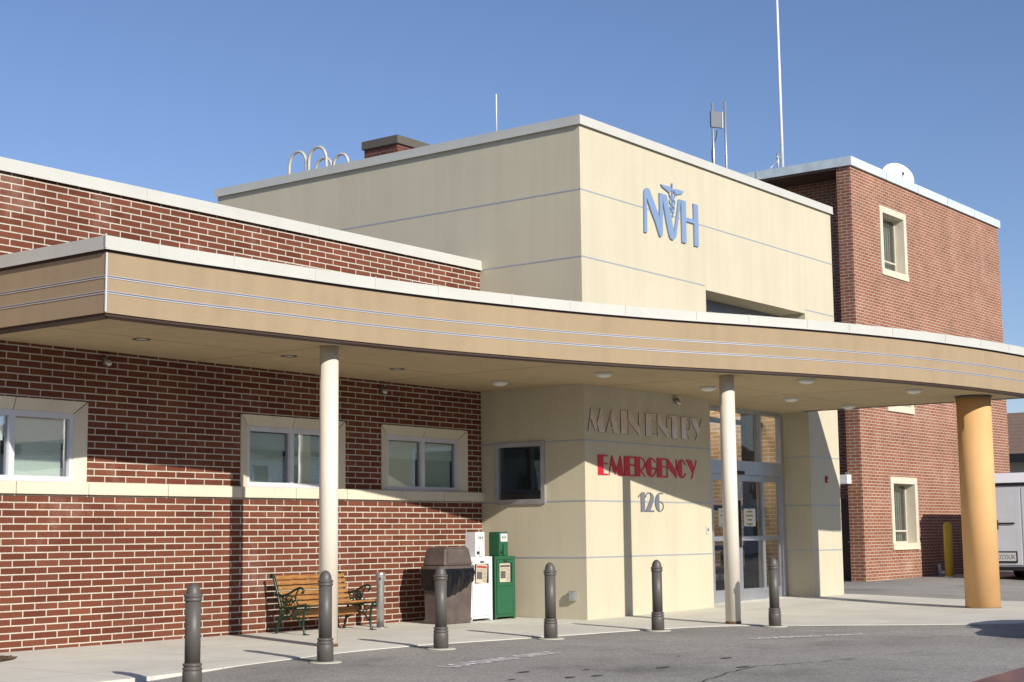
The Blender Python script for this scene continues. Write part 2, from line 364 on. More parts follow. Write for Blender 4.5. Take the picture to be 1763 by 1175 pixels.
# mulch bed at the far left
mb = MB(); c = None; n = 40; rings = []
for f in (1, .85, .6, .3):
    rings.append([mb.bm.verts.new((8.6 + 3.62*f*math.cos(a), 17.15 + .84*f*math.sin(a), .03 + .07*(1-f*f) + random.uniform(0, .02))) for a in [2*math.pi*k/n for k in range(n)]])
for a, b in zip(rings, rings[1:]):
    for k in range(n): mb.bm.faces.new((a[k], a[(k+1)%n], b[(k+1)%n], b[k]))
mb.bm.faces.new(rings[-1])
for k in range(900):
    a = random.uniform(-1.2, 1.2); r = math.sqrt(random.uniform(.15, 1)); x = 8.6+3.62*r*math.cos(a); y = 17.15+.84*r*math.sin(a); z = .035+.07*(1-r*r)+random.uniform(0,.02)
    d = random.uniform(0, math.pi); l = random.uniform(.02, .05); w = .008
    dx, dy = math.cos(d)*l, math.sin(d)*l
    mb.hexa([(x-dx-dy*.3, y-dy+dx*.3, z), (x+dx-dy*.3, y+dy+dx*.3, z+w), (x+dx+dy*.3, y+dy-dx*.3, z+w), (x-dx+dy*.3, y-dy-dx*.3, z)] + [(x-dx-dy*.3, y-dy+dx*.3, z+w), (x+dx-dy*.3, y+dy+dx*.3, z+2*w), (x+dx+dy*.3, y+dy-dx*.3, z+2*w), (x-dx+dy*.3, y-dy-dx*.3, z+w)])
tag(mb.build('mulch_bed', 'bark'), 'brown bark mulch bed by the brick wall at the left edge', 'mulch', kind='stuff')
# crack filler and worn patches
mb = MB(); pts = cr([(12.6,7.5),(14.2,8.27),(15.2,8.56),(16.1,8.74),(16.5,8.66),(17.1,8.44),(17.95,8.23),(19.3,7.97)], 8); prev = None
for i, (x, y) in enumerate(pts):
    w = random.uniform(.004, .016) * (1 if i < 44 else .6); y += random.uniform(-.03, .03); z = gz(x, y) + asphalt_dip(x) + .001
    row = (mb.bm.verts.new((x, y-w, z)), mb.bm.verts.new((x, y+w, z)))
    if prev and random.random() > .12: mb.bm.faces.new((prev[0], row[0], row[1], prev[1]))
    prev = row
structure(mb.build('asphalt_crack', 'crack'))
mb = MB()
for (x, y) in [(14.92,10.19),(14.03,9.81),(14.36,9.66),(17.14,10.29),(17.17,9.64),(16.14,8.84),(14.31,10.64),(13.49,10.19),(15.6,9.6)]:
    r = random.uniform(.03, .085); k = 9
    mb.bm.faces.new([mb.bm.verts.new((x + r*random.uniform(.6,1.3)*1.6*math.cos(2*math.pi*i/k), y + r*random.uniform(.5,1.1)*.8*math.sin(2*math.pi*i/k), gz(x,y)+.001)) for i in range(k)])
structure(mb.build('asphalt_stain', 'stain'))
def ground_text(txt, p, q, h):
    cu = bpy.data.curves.new('lettering', 'FONT'); cu.body = txt; cu.size = 1; cu.space_character = 1.25; cu.offset = .03
    o = bpy.data.objects.new('lettering', cu); S.collection.objects.link(o)
    bpy.context.view_layer.update()
    me = bpy.data.meshes.new_from_object(o.evaluated_get(bpy.context.evaluated_depsgraph_get())); bpy.data.objects.remove(o)
    xs = [v.co.x for v in me.vertices]; ys = [v.co.y for v in me.vertices]; x0, x1, y0, y1 = min(xs), max(xs), min(ys), max(ys)
    d = Vector((q[0]-p[0], q[1]-p[1])); L = d.length; d /= L; nrm = Vector((-d.y, d.x))
    for v in me.vertices:
        a = (v.co.x-x0)/(x1-x0)*L; b = (v.co.y-y0)/(y1-y0)*h; w = Vector(p) + d*a + nrm*b
        v.co = (w.x, w.y, gz(w.x, w.y) + asphalt_dip(w.x) + .002)
    me.materials.append(M['paint']); ob = bpy.data.objects.new('pavement_lettering', me); S.collection.objects.link(ob); return structure(ob)
ground_text('LOADING ONLY', (14.43, 11.70), (16.95, 11.93), .30)
ground_text('LOADING ONLY', (20.38, 10.95), (22.10, 9.93), .26)

# ------------------------------------------------------------------ brick wing
YB = 17.978; YF = 15.64; XT = 22.95
L0 = Vector((2, YB, 0))
wing = thing('brick_wing', 'long low red brick wing with white parapet cap and limestone framed windows', 'building', L0)
WIN = [(11.545, 13.925), (16.855, 19.225), (20.14, 22.52)]; WZ = (2.306, 3.44)
holes = [(a-2+.012, b-2-.012, WZ[0]+.0, WZ[1]-.012) for a, b in WIN]
mb = wall(MB(), (2, YB), (1, 0), (0, -1), .3, XT-2-.004, -.3, 6.53, holes)
mb.build('wall', 'brick', wing, off=L0)
mb = MB(); mb.box((2, YB+.304, -.3), (2.3, 30, 6.53)); mb.box((2.304, 29.7, -.3), (XT-.004, 30, 6.53)); mb.build('rear_wall', 'brick', wing, off=L0)
mb = MB(); mb.box((2.31, YB+.31, 6.2), (XT-.01, 29.69, 6.35)); mb.build('roof', 'roof', wing, off=L0)
mb = MB()
xs = [2-.05]; x = 3.9
while x < XT: xs.append(x); x += 3.66
xs.append(XT-.006)
for a, b in zip(xs, xs[1:]):
    mb.box((a+.002, YB-.055, 6.532), (b-.002, YB+.36, 6.688), .006); mb.box((a+.001, YB-.060, 6.50), (b-.001, YB-.05, 6.545))
mb.build('parapet_cap', 'cap', wing, off=L0)
mb = MB()
js = [2, 3.2, 4.4, 5.6, 6.8, 8.0, 9.2, 10.37, 11.56, 12.748, 13.94, 15.376, 16.86, 18.03, 19.23, 20.62, 21.78, 23.03]
for a, b in zip(js, js[1:]):
    mb.box((a+.006, YB-.062, 2.136), (b-.006, YB+.0+(-.002 if b > XT else .12), 2.304), .008)
mb.build('sill_course', 'stone', wing, off=L0)
def limestone_window(a, b, shade_drop):
    z0, z1 = WZ; w = .19; yo = YB-.018; yi = YB+.045; zi1 = z1-.165; ai, bi = a+w, b-w; mid = (a+b)/2; g = .008
    mb = MB()
    def piece(o, i):   # splayed stone: outer edge points o, inner edge points i (x, z)
        (ox0, oz0), (ox1, oz1) = o; (ix0, iz0), (ix1, iz1) = i
        mb.hexa([(ox0, yo, oz0), (ox1, yo, oz1), (ix1, yi, iz1), (ix0, yi, iz0), (ox0, YB+.25, oz0), (ox1, YB+.25, oz1), (ix1, YB+.25, iz1), (ix0, YB+.25, iz0)])
    piece(((a+.01+g, z1), (mid-g, z1)), ((ai+g, zi1), (mid-g, zi1))); piece(((mid+g, z1), (b-.01-g, z1)), ((mid+g, zi1), (bi-g, zi1)))
    piece(((a, z0), (a, z1-g)), ((ai, z0), (ai, zi1-g))); piece(((b, z1-g), (b, z0)), ((bi, zi1-g), (bi, z0)))
    win = mb.build('window', 'stone', wing, off=L0)
    fz0 = z0+.004; fw = .062; y0 = YB+.05; y1 = YB+.14
    mb = MB()
    mb.box((ai, y0, zi1-fw-.02), (bi, y1, zi1-.002)); mb.box((ai, y0, fz0), (bi, y1, fz0+fw+.015))
    for p, q in ((ai, ai+fw), (mid-.045, mid+.045), (bi-fw, bi)): mb.box((p, y0+.003, fz0+fw+.015), (q, y1-.003, zi1-fw-.02))
    mb.build('frame', 'frame', win, off=L0)
    pz0, pz1 = fz0+fw+.015, zi1-fw-.02
    for p, q in ((ai+fw, mid-.045), (mid+.045, bi-fw)):
        m2 = MB(); m2.box((p, y0+.055, pz0), (q, y0+.061, pz1)); m2.build('pane', 'glass', win, off=L0)
        m2 = MB(); m2.box((q-.012, y0+.062, pz0), (q, YB+.29, pz1)); m2.box((p, y0+.062, pz1-.02), (q-.013, y0+.074, pz1)); m2.box((q-.10, y0+.16, pz0), (q-.085, y0+.19, pz1-.02)); m2.build('inner_reveal', 'dark_frame', win, off=L0)
        zs = pz1 - (pz1-pz0)*shade_drop
        m2 = MB(); m2.box((p+.004, YB+.128, zs), (q-.05, YB+.133, pz1-.021)); m2.build('roller_shade', 'shade', win, off=L0)
        m2 = MB(); m2.box((p+.003, YB+.145, pz0-.03), (q-.075, YB+.150, pz1-.021)); m2.build('blind', 'screen', win, off=L0)
for (a, b), d in zip(WIN, (.42, .36, .40)): limestone_window(a, b, d)

# ------------------------------------------------------------------ entry tower
L1 = Vector((XT, YF, 0)); XR = 33.4; YK = 25.28; ZT = 8.985
EX0, EX1, YD = 27.42, 31.89, 16.28
tower = thing('entry_tower', 'tall cream stucco entry block with metal parapet cap and blue logo', 'building', L1)
mb = wall(MB(), (XT, YF), (1, 0), (0, -1), .64, XR-XT, -.3, ZT, [(EX0-XT, EX1-XT, -.3, 6.43)])
WB = (16.51, 17.64, 2.075, 3.205)
m2 = wall(MB(), (XT, YK), (0, -1), (-1, 0), .3, YK-YF-.64, -.3, ZT, [(YK-WB[1]+.02, YK-WB[0]-.02, WB[2]+.02, WB[3]-.02)])
me = bpy.data.meshes.new('t'); m2.bm.to_mesh(me); mb.bm.from_mesh(me); m2.bm.free()
mb.box((XT+.304, YK-.3, -.3), (XR-.304, YK, ZT)); mb.box((XR-.3, YF+.645, -.3), (XR, YK, ZT))
mb.build('wall', 'cream', tower, off=L1)
mb = MB(); mb.box((XT+.31, YF+.66, 8.7), (XR-.31, YK-.31, 8.85)); mb.build('roof', 'roof', tower, off=L1)
mb = MB(); zc0, zc1 = ZT+.003, 9.13
def cap_run(mb, p, q, nrm, step=3.6, t=.42, dz=(zc0, zc1)):
    p = Vector((*p, 0)); q = Vector((*q, 0)); d = (q-p); L = d.length; d /= L; n = Vector((*nrm, 0)); k = max(1, round(L/step))
    for i in range(k):
        a = p + d*(L*i/k + (.002 if i else 0)); b = p + d*(L*(i+1)/k - .002)
        def hx(o, inn, z0, z1): mb.hexa([tuple(v + Vector((0,0,z))) for z in (z0, z1) for v in (a+n*o, b+n*o, b-n*inn, a-n*inn)])
        hx(.05, t, *dz); hx(.056, -.046, dz[0]-.035, dz[0]+.012)
cap_run(mb, (XT-.05, YF), (XR+.05, YF), (0, -1)); cap_run(mb, (XT, YK+.05), (XT, YF+.42), (-1, 0)); cap_run(mb, (XR, YF+.43), (XR, YK), (1, 0)); cap_run(mb, (XR-.43, YK), (XT+.43, YK), (0, 1))
mb.box((XT-.056, YF-.056, zc0-.035), (XT-.0505, YF+.419, zc0+.012)); mb.build('parapet_cap', 'cap', tower, off=L1)
def strip(z, segs, left=None):      # reveal strips let into the stucco
    h = .012
    for a, b in segs: MB().box((a, YF-.004, z-h), (b, YF+.006, z+h)).build('reveal_strip', 'groove', tower, off=L1)
    for a, b in (left or []): MB().box((XT-.004, a, z-h), (XT+.006, b, z+h)).build('reveal_strip', 'groove', tower, off=L1)
strip(6.516, [(XT-.004, EX0-.03), (EX1+.02, XR)], [(YF+.007, YK)])
strip(7.756, [(XT-.004, XR)], [(YF+.007, YK)]); strip(2.108, [(XT-.004, EX0-.002), (EX1+.002, XR)], [(YF+.007, WB[0]-.005), (WB[1]+.005, YB-.005)]); strip(1.106, [(XT-.004, EX0-.002), (EX1+.002, XR)], [(YF+.007, YB-.005)])
strip(3.186, [(XT-.004, EX0-.002), (EX1+.002, XR)], [(YF+.007, WB[0]-.005), (WB[1]+.005, YB-.005)])
for z in (1.106, 2.108, 3.186): MB().box((EX1-.004, YF+.008, z-.012), (EX1+.006, YD-.002, z+.012)).build('reveal_strip', 'groove', tower, off=L1)
# square window in the side wall
mb = MB(); f = .085; a, b, c, d = WB; x0, x1 = XT-.035, XT+.10
mb.box((x0, a, d-f), (x1, b, d)); mb.box((x0, a, c), (x1, b, c+f))
mb.box((x0+.002, a, c+f), (x1, a+f, d-f)); mb.box((x0+.002, b-f, c+f), (x1, b, d-f))
swin = mb.build('window', 'alu', tower, off=L1)
mb = MB(); mb.box((XT+.035, a+f, c+f), (XT+.041, b-f, d-f)); mb.build('pane', 'glass_dark', swin, off=L1)
mb = MB(); mb.box((XT+.17, a-.3, c-.2), (XT+.175, a+.50, d+.2)); mb.build('blind', 'screen', swin, off=L1)
# glazed entry, X from EX0 to EX1
mb = MB(); y0, y1 = YD, YD+.13
mb.box((EX0+.003, y0, .0), (EX0+.10, y1, 4.19)); mb.box((EX1-.14, y0, .0), (EX1-.003, y1, 4.19))
mb.box((EX0+.10, y0-.004, 4.09), (EX1-.14, y1+.004, 4.20)); mb.box((EX0+.10, y0-.05, 2.755), (EX1-.14, y1+.05, 3.05))
for x in (28.47, 30.74): mb.box((x, y0+.002, 3.05), (x+.10, y1-.002, 4.09))
door = mb.build('entry_door', 'alu', tower, off=L1)
for p, q in ((EX0+.10, 28.47), (28.57, 30.74), (30.84, EX1-.14)):
    m2 = MB(); m2.box((p, y0+.06, 3.05), (q, y0+.068, 4.09)); m2.build('pane', 'glass_door', door, off=L1)
def leaf(a, b, y, nm):
    s = .095; z0, z1 = gz(a, 16.3)+.012, 2.745; mb = MB(); yb = y+.05
    mb.box((a, y, z0), (a+s, yb, z1)); mb.box((b-s, y, z0), (b, yb, z1))
    mb.box((a+s, y+.002, z0), (b-s, yb-.002, .325)); mb.box((a+s, y+.002, 1.345), (b-s, yb-.002, 1.44)); mb.box((a+s, y+.002, 2.62), (b-s, yb-.002, z1))
    o = mb.build(nm, 'alu', door, off=L1)
    return (a+s, b-s, y+.022)
panes = [leaf(EX0+.10, 28.57, YD+.055, 'side_panel'), leaf(28.50, 29.695, YD-.02, 'sliding_leaf'), leaf(29.70, 30.845, YD-.02, 'sliding_leaf'), leaf(30.74, EX1-.14, YD+.055, 'side_panel')]
mb = MB()
for p, q, y in panes:
    mb.box((p, y, .325), (q, y+.007, 1.345)); mb.box((p, y, 1.44), (q, y+.007, 2.62))
mb.build('door_glass', 'glass_door', door, off=L1)
mb = MB(); mb.box((29.55, YD-.10, 2.76), (29.85, YD-.052, 2.83), .01); mb.build('motion_sensor', 'black', door, off=L1)
mb = MB(); mb.box((29.655, YD-.04, 1.2), (29.69, YD-.022, 2.2)); mb.box((29.71, YD-.04, 1.2), (29.74, YD-.022, 2.2)); mb.build('door_seal', 'black', door, off=L1)
# clerestory above the canopy
mb = MB(); cz = 6.35
mb.box((EX0+.003, y0, cz-.16), (EX1-.003, y1, 6.428)); mb.box((EX0+.003, y0, 4.5), (EX1-.003, y1, 4.7))
for x in (EX0+.003, 28.52, 30.78, EX1-.12): mb.box((x, y0+.002, 4.7), (x+.11, y1-.002, cz-.16))
cler = mb.build('clerestory_window', 'alu_dark', tower, off=L1)
mb = MB(); mb.box((EX0+.1, y0+.06, 4.7), (EX1-.12, y0+.067, cz-.16)); mb.build('pane', 'glass_door', cler, off=L1)
# vestibule seen through the doors
YV = 19.2
mb = MB(); mb.box((27.2, YV, .0), (32.9, YV+.2, 6.3)); mb.box((32.9, YD+.37, .0), (33.09, YV+.2, 6.3)); mb.build('vestibule_wall', 'brick_tan', tower, off=L1)
mb = MB(); mb.box((27.0, YD+.14, -.02), (32.89, YV-.002, gz(30,16.3)-.005)); mb.build('vestibule_floor', 'roof', tower, off=L1)
mb = MB(); mb.box((27.0, YD+.37, 6.40), (33.09, YV, 6.5)); mb.box((26.9, YD+.37, .02), (27.1, YV-.004, 6.40)); mb.build('vestibule_ceiling', 'white_room', tower, off=L1)
mb = MB(); yv = 17.3
for x in (27.4, 29.4, 32.0): mb.box((x, yv, .07), (x+.44, yv+.12, 6.3))
for z in (1.13, 2.02, 3.98): mb.box((27.2, yv+.02, z), (32.88, yv+.10, z+.11))
mb.build('inner_door_frame', 'dark_frame', tower, off=L1)

for i, (x, y, lb) in enumerate([(31.4, 17.2, 'added square ceiling lamp inside the entry, unseen, brightening the tan brick'), (31.4, 18.6, 'added square ceiling lamp deeper inside the entry, unseen, brightening the brick')]):  # unseen lamps, added to brighten the brick behind the doors
    t = thing('added_ceiling_lamp', lb, 'lamp', (x, y, 6.39), 0, 'added lobby lamps')
    MB().box((-.65,-.33,-.06), (.65,.33,0), .01).build('housing', 'cap', t); MB().box((-.6,-.28,-.066), (.6,.28,-.0605)).build('diffuser', 'added_glow', t)

def waiting_chair(x, y, label):
    t = thing('waiting_chair', label, 'chair', (x, y, .09), math.radians(-20), 'dark chairs inside the entry')
    MB().box((-.30,-.28,.36), (.30,.28,.50), .05, 3).build('seat', 'dark_room', t); MB().box((-.28,.20,.50), (.28,.34,1.02), .065, 4).build('backrest', 'dark_room', t)
    for sx in (-1, 1): MB().box((sx*.30-.04,-.26,.0), (sx*.30+.04,.30,.66), .03, 3).build('arm_side', 'dark_frame', t)
waiting_chair(31.2, 17.9, 'dark chair inside the entry seen low through the sliding door'); waiting_chair(32.3, 17.75, 'dark chair inside the entry against the tan brick wall')

# ------------------------------------------------------------------ canopy
ZS = 4.19
FR = [(11.86,15.02),(12.9,14.99),(13.79,14.90),(14.7,14.81),(15.65,14.71),(16.8,14.55),(17.6,14.40),(18.5,14.18),(19.6,13.88),(20.64,13.53),(21.7,13.12),(22.7,12.67),(23.38,12.36),(24.38,11.95),(25.67,11.49),(27.17,11.06),(28.68,10.76),(29.65,10.61),(31.0,10.47),(31.78,10.44)]
CF = cr(FR, 4)
L2 = Vector((11.86, 15.02, ZS))
canopy = thing('entrance_canopy', 'tan stucco canopy with curved fascia and white metal cap over the entry', 'canopy', L2)
path = [(11.86, YB-.004)] + CF + [(31.78, 15.0), (31.78, YF-.004)]
def offset_path(p, d):
    out = []
    for i in range(len(p)):
        a = Vector(p[max(i-1,0)]); b = Vector(p[i]); c = Vector(p[min(i+1,len(p)-1)])
        t1 = (b-a); t2 = (c-b)
        t1 = t1.normalized() if t1.length > 1e-6 else t2.normalized(); t2 = t2.normalized() if t2.length > 1e-6 else t1
        n1 = Vector((t1.y, -t1.x)); n2 = Vector((t2.y, -t2.x)); m = (n1+n2); k = m.length; m /= k
        s = d / max(.5, m.dot(n1)); out.append((b.x - m.x*s*-1, b.y - m.y*s*-1))
    return out
# with this winding (left wall -> front -> right) the outward normal is to the right of travel: (t.y, -t.x)
def ribbon(mb, p, o0, o1, z0, z1, smooth=False):
    A = offset_path(p, o0); B = offset_path(p, o1); bm = mb.bm
    va = [[bm.verts.new((*q, z)) for q in A] for z in (z0, z1)]; vb = [[bm.verts.new((*q, z)) for q in B] for z in (z0, z1)]
    for i in range(len(p)-1):
        for f in ((va[0][i], va[0][i+1], va[1][i+1], va[1][i]), (vb[0][i+1], vb[0][i], vb[1][i], vb[1][i+1]), (va[1][i], va[1][i+1], vb[1][i+1], vb[1][i]), (va[0][i+1], va[0][i], vb[0][i], vb[0][i+1])):
            bm.faces.new(f)
    for k in (0, -1): bm.faces.new((va[0][k], va[1][k], vb[1][k], vb[0][k]))
mb = MB(); ribbon(mb, path, 0, -.25, ZS+.03, 4.998); mb.build('fascia', 'tan', canopy, off=L2)
mb = MB(); ribbon(mb, path, -.022, -.24, ZS-.004, ZS+.028); mb.build('drip_edge', 'brown_trim', canopy, off=L2)
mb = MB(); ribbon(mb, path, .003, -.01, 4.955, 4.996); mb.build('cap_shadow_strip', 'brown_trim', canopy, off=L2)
mb = MB(); ribbon(mb, path, .045, -.36, 5.002, 5.152); ribbon(mb, path, .050, .041, 4.985, 5.012)
acc = 0; nxt = .9     # standing seams between the lengths of cap
for i in range(1, len(path)-1):
    a, b = Vector(path[i]), Vector(path[i+1]); acc += (b-a).length
    if acc > nxt:
        nxt += 1.22; t = (b-a).normalized(); n = Vector((t.y, -t.x)); q = a + n*.046
        mb.hexa([(q.x+t.x*s+n.x*o, q.y+t.y*s+n.y*o, z) for z in (4.99, 5.165) for s, o in ((-.006, 0), (.006, 0), (.006, .006), (-.006, .006))])
        q = a
mb.box((11.86-.058, 15.02-.058, 5.0), (11.86-.04, 15.02-.04, 5.17))
mb.build('parapet_cap', 'cap', canopy, off=L2)
mb = MB()
for z in (4.665, 4.477): ribbon(mb, path, .004, -.01, z-.012, z+.006)
mb.build('groove_strip', 'alu_dark', canopy, off=L2)
mb = MB()
for z in (4.665, 4.477): ribbon(mb, path, .009, -.01, z-.020, z-.0125); ribbon(mb, path, .009, -.01, z+.0065, z+.0105)
mb.box((11.852, 15.006, ZS+.04), (11.872, 15.022, 4.95))
mb.build('reveal_lip', 'alu_lip', canopy, off=L2)
inner = offset_path(path, -.23)
inner[0] = (inner[0][0], YB-.003); inner[-1] = (inner[-1][0], YF-.004)
under = inner + [(EX1-.004, YF-.004), (EX1-.004, YD-.006), (EX0+.004, YD-.006), (EX0+.004, YF-.004), (XT-.004, YF-.004), (XT-.004, YB-.003)]
def fill(mb, poly, z0, z1):
    a = [mb.bm.verts.new((x, y, z0)) for x, y in poly]; b = [mb.bm.verts.new((x, y, z1)) for x, y in poly]
    mb.bm.faces.new(a); mb.bm.faces.new(b)
    for i in range(len(poly)): mb.bm.faces.new((a[i], a[(i+1)%len(poly)], b[(i+1)%len(poly)], b[i]))
mb = MB(); fill(mb, under, ZS+.0, ZS+.12); sof = mb.build('soffit', 'soffit', canopy, off=L2)
for a, b in (((15.9,15.05),(15.912,YB-.01)), ((20.1,14.0),(20.112,YB-.01)), ((23.6,12.75),(23.612,YF-.01)), ((27.6,11.4),(27.612,YF-.01)), ((12.2,16.4),(22.9,16.408)), ((23.7,13.9),(31.5,13.908))):
    MB().box((*a, ZS-.002), (*b, ZS+.001)).build('soffit_joint', 'joint', sof, off=L2)
deck = offset_path(path, -.37); deck[0] = (deck[0][0], YB-.004); deck[-1] = (deck[-1][0], YF-.005)
mb = MB(); fill(mb, deck + [(XT-.006, YF-.005), (XT-.006, YB-.004)], 4.90, 5.0); mb.build('roof', 'roof', canopy, off=L2)

# columns
def column(name, x, y, r, mat, label, grp, top=ZS-.005):
    z = gz(x, y); t = thing(name, label, 'column', (x, y, z), 0, grp)
    MB().lathe([(r, 0), (r, top-z)], n=48).build('shaft', mat, t)
    if mat == 'col_cream':
        MB().lathe([(r+.004, .0), (r+.004, .035), (r+.0015, .05)], n=48).build('base_flange', 'collar', t)
    else:
        MB().lathe([(r+.02, top-z-.04), (r+.02, top-z-.002)], n=48).build('top_ring', 'bollard', t)
        MB().lathe([(r+.014, 0), (r+.014, .018), (r+.002, .03)], n=48).build('base_sealant', 'joint', t)
    return t
column('canopy_column', 15.94, 15.21, .133, 'col_cream', 'slim cream round column in front of the green bench', 'cream canopy columns')
column('canopy_column', 23.50, 13.04, .130, 'col_cream', 'slim cream round column in front of the sliding doors', 'cream canopy columns')
column('canopy_column', 30.5, 11.32, .338, 'col_orange', 'thick orange round column at the right end of the canopy', None)
# downlights
for i, (x, y, lb) in enumerate([(13.65,16.5,'recessed can light under the canopy near its left corner'), (16.38,16.45,'recessed can light under the canopy just left of the slim column by the bench'), (18.82,16.45,'recessed can light under the canopy above the window beside the bench')]):
    t = thing('ceiling_light', lb, 'light', (x, y, ZS), 0, 'recessed canopy lights')
    MB().lathe([(.125, -.006), (.125, .0), (.085, -.0), (.085, -.006), (.125, -.006)], n=28, cap=False).build('trim_ring', 'dark_frame', t)
    MB().lathe([(.0, -.002), (.084, -.002), (.084, -.0005), (0, -.0005)], n=24, cap=False).build('lens', 'lens', t)
for x, y, lb in [(21.58,16.48,'milky dome light under the canopy where brick meets stucco'), (21.6,14.31,'milky dome light under the canopy above the corner of the stucco block'), (25.03,14.28,'milky dome light under the canopy just left of the column by the doors'), (25.01,12.28,'milky dome light under the canopy edge right of the column by the doors'), (28.27,14.23,'milky dome light under the canopy above the doors'), (30.86,14.19,'milky dome light under the canopy nearest the brick building'), (28.27,11.64,'milky dome light under the front edge left of the orange column')]:
    t = thing('ceiling_light', lb, 'light', (x, y, ZS), 0, 'dome canopy lights')
    MB().lathe([(.165, -.0), (.165, -.02), (.15, -.025)], n=28).build('rim', 'cap', t)
    MB().lathe([(.15, -.024), (.13, -.05), (.09, -.072), (.04, -.082), (.001, -.085)], n=28).build('lens', 'lens', t)

# ------------------------------------------------------------------ signs
def to_front(u, v, d): return (u, YF - d, v)
def ell(cx, cy, rx, ry, a0, a1, n=14): return [(cx + rx*math.cos(math.radians(a0+(a1-a0)*i/n)), cy + ry*math.sin(math.radians(a0+(a1-a0)*i/n))) for i in range(n+1)]
def band(cx, cy, rx, ry, a0, a1, wx, wy, n=14): return ell(cx, cy, rx, ry, a0, a1, n) + ell(cx, cy, rx-wx, ry-wy, a1, a0, n)
TH = .075
def glyph(c):
    if c == 'E': return [[(0,0),(.54,0),(.54,1),(0,1)], [(.54,.92),(1,.92),(1,1),(.54,1)], [(.54,0),(1,0),(1,.07),(.54,.07)], [(.54,.53),(.97,.53),(.97,.60),(.54,.60)]]
    if c == 'M': return [[(0,0),(.045,0),(.15,.58),(.245,1),(.20,1)], [(.245,1),(.30,.86),(.56,.30),(.42,.03),(.15,.58)], [(.56,.30),(.80,1),(.765,1),(.50,.21)], [(.80,1),(.86,.84),(1,0),(.64,0),(.575,.36)]]
    if c == 'A': return [[(0,0),(.045,0),(.475,.96),(.45,1)], [(.45,1),(.50,1),(1,0),(.56,0),(.36,.60)], [(.13,.20),(.49,.20),(.47,.26),(.16,.26)]]
    if c == 'I': return [[(0,0),(1,0),(1,1),(0,1)]]
    if c == 'N': return [[(0,0),(.07,0),(.07,1),(0,1)], [(.07,1),(.16,1),(.94,.36),(1,.0),(.93,0),(.07,.56)], [(.92,.42),(1,.42),(1,1),(.92,1)]]
    if c == 'T': return [[(0,.93),(1,.93),(1,1),(0,1)], [(.28,0),(.76,0),(.76,.93),(.28,.93)], [(0,.84),(.05,.84),(.05,.93),(0,.93)]]
    if c == 'R': return [[(0,0),(.48,0),(.48,1),(0,1)], band(.48, .655, .50, .345, 90, -90, TH, TH*.8), [(.50,.31),(.60,.31),(1,0),(.88,0)]]
    if c == 'Y': return [[(0,1),(.50,1),(.74,.52),(.57,.27)], [(.92,1),(1,1),(.50,0),(.41,0),(.565,.265),(.66,.40)]]
    if c == 'G': return [ell(.5,.5,.5,.5,95,265) + [(.50,.02),(.50,.98)], band(.5,.5,.5,.5,90,35,TH,TH), band(.5,.5,.5,.5,-90,-5,TH,TH), [(.58,.40),(1,.40),(1,.48),(.58,.48)]]
    if c == 'C': return [ell(.5,.5,.5,.5,95,265) + [(.50,.02),(.50,.98)], band(.5,.5,.5,.5,90,30,TH,TH), band(.5,.5,.5,.5,-90,-30,TH,TH)]
    if c == '1': return [[(.40,0),(1,0),(1,1),(.86,1),(.40,.80)], [(.0,.78),(.05,.72),(.40,.90),(.40,.80),(.86,1),(.60,1)]]
    if c == '2': return [band(.45,.72,.45,.28,175,60,.06,.05), [(.62,.98),(.86,.90),(.97,.74),(.93,.55),(.55,.07),(.06,.07),(.50,.55),(.62,.74),(.60,.90)], [(.0,0),(1,0),(1,.065),(.0,.065)]]
    if c == '6': return [band(.72,.62,.66,.38,70,128,.06,.05), ell(.52,.48,.52,.48,115,262) + [(.48,.01),(.48,.90)], band(.5,.28,.5,.28,92,-90,.06,.05)]
def sign(name, label, cat, text, z0, z1, xs, face, edge, dep=.019):
    t = thing(name, label, cat, (xs[0][0], YF, z0))
    for ch, (a, b) in zip(text, xs):
        mb = MB(); me_ = MB()
        for i, poly in enumerate(glyph(ch)):
            P = [(a + (b-a)*u, z0 + (z1-z0)*v) for u, v in poly]
            mb.prism(P, to_front, dep*.75, dep - .0008*i)
            me_.prism(P, to_front, .003, dep*.75)
        l = mb.build('letter', face, t, off=(xs[0][0], YF, z0)); me_.build('letter_return', edge, l, off=(xs[0][0], YF, z0))
    return t
sign('wall_sign', 'mirror polished MAIN ENTRY letters on the cream stucco wall', 'sign', 'MAINENTRY', 3.345, 3.78, [(23.05,23.59),(23.62,24.10),(24.13,24.35),(24.38,24.78),(24.99,25.38),(25.41,25.80),(25.83,26.24),(26.30,26.68),(26.62,27.14)], 'mirror', 'letter_edge')
sign('wall_sign', 'red EMERGENCY letters on the cream stucco wall', 'sign', 'EMERGENCY', 2.575, 2.94, [(23.355,23.676),(23.70,24.204),(24.22,24.578),(24.59,24.961),(24.975,25.351),(25.365,25.70),(25.726,26.10),(26.115,26.46),(26.46,26.873)], 'letter_red', 'letter_red', .016)
sign('number_sign', 'grey metal house number 126 on the cream stucco wall', 'sign', '126', 1.925, 2.285, [(24.68,24.90),(24.925,25.235),(25.27,25.58)], 'letter_grey', 'letter_edge')
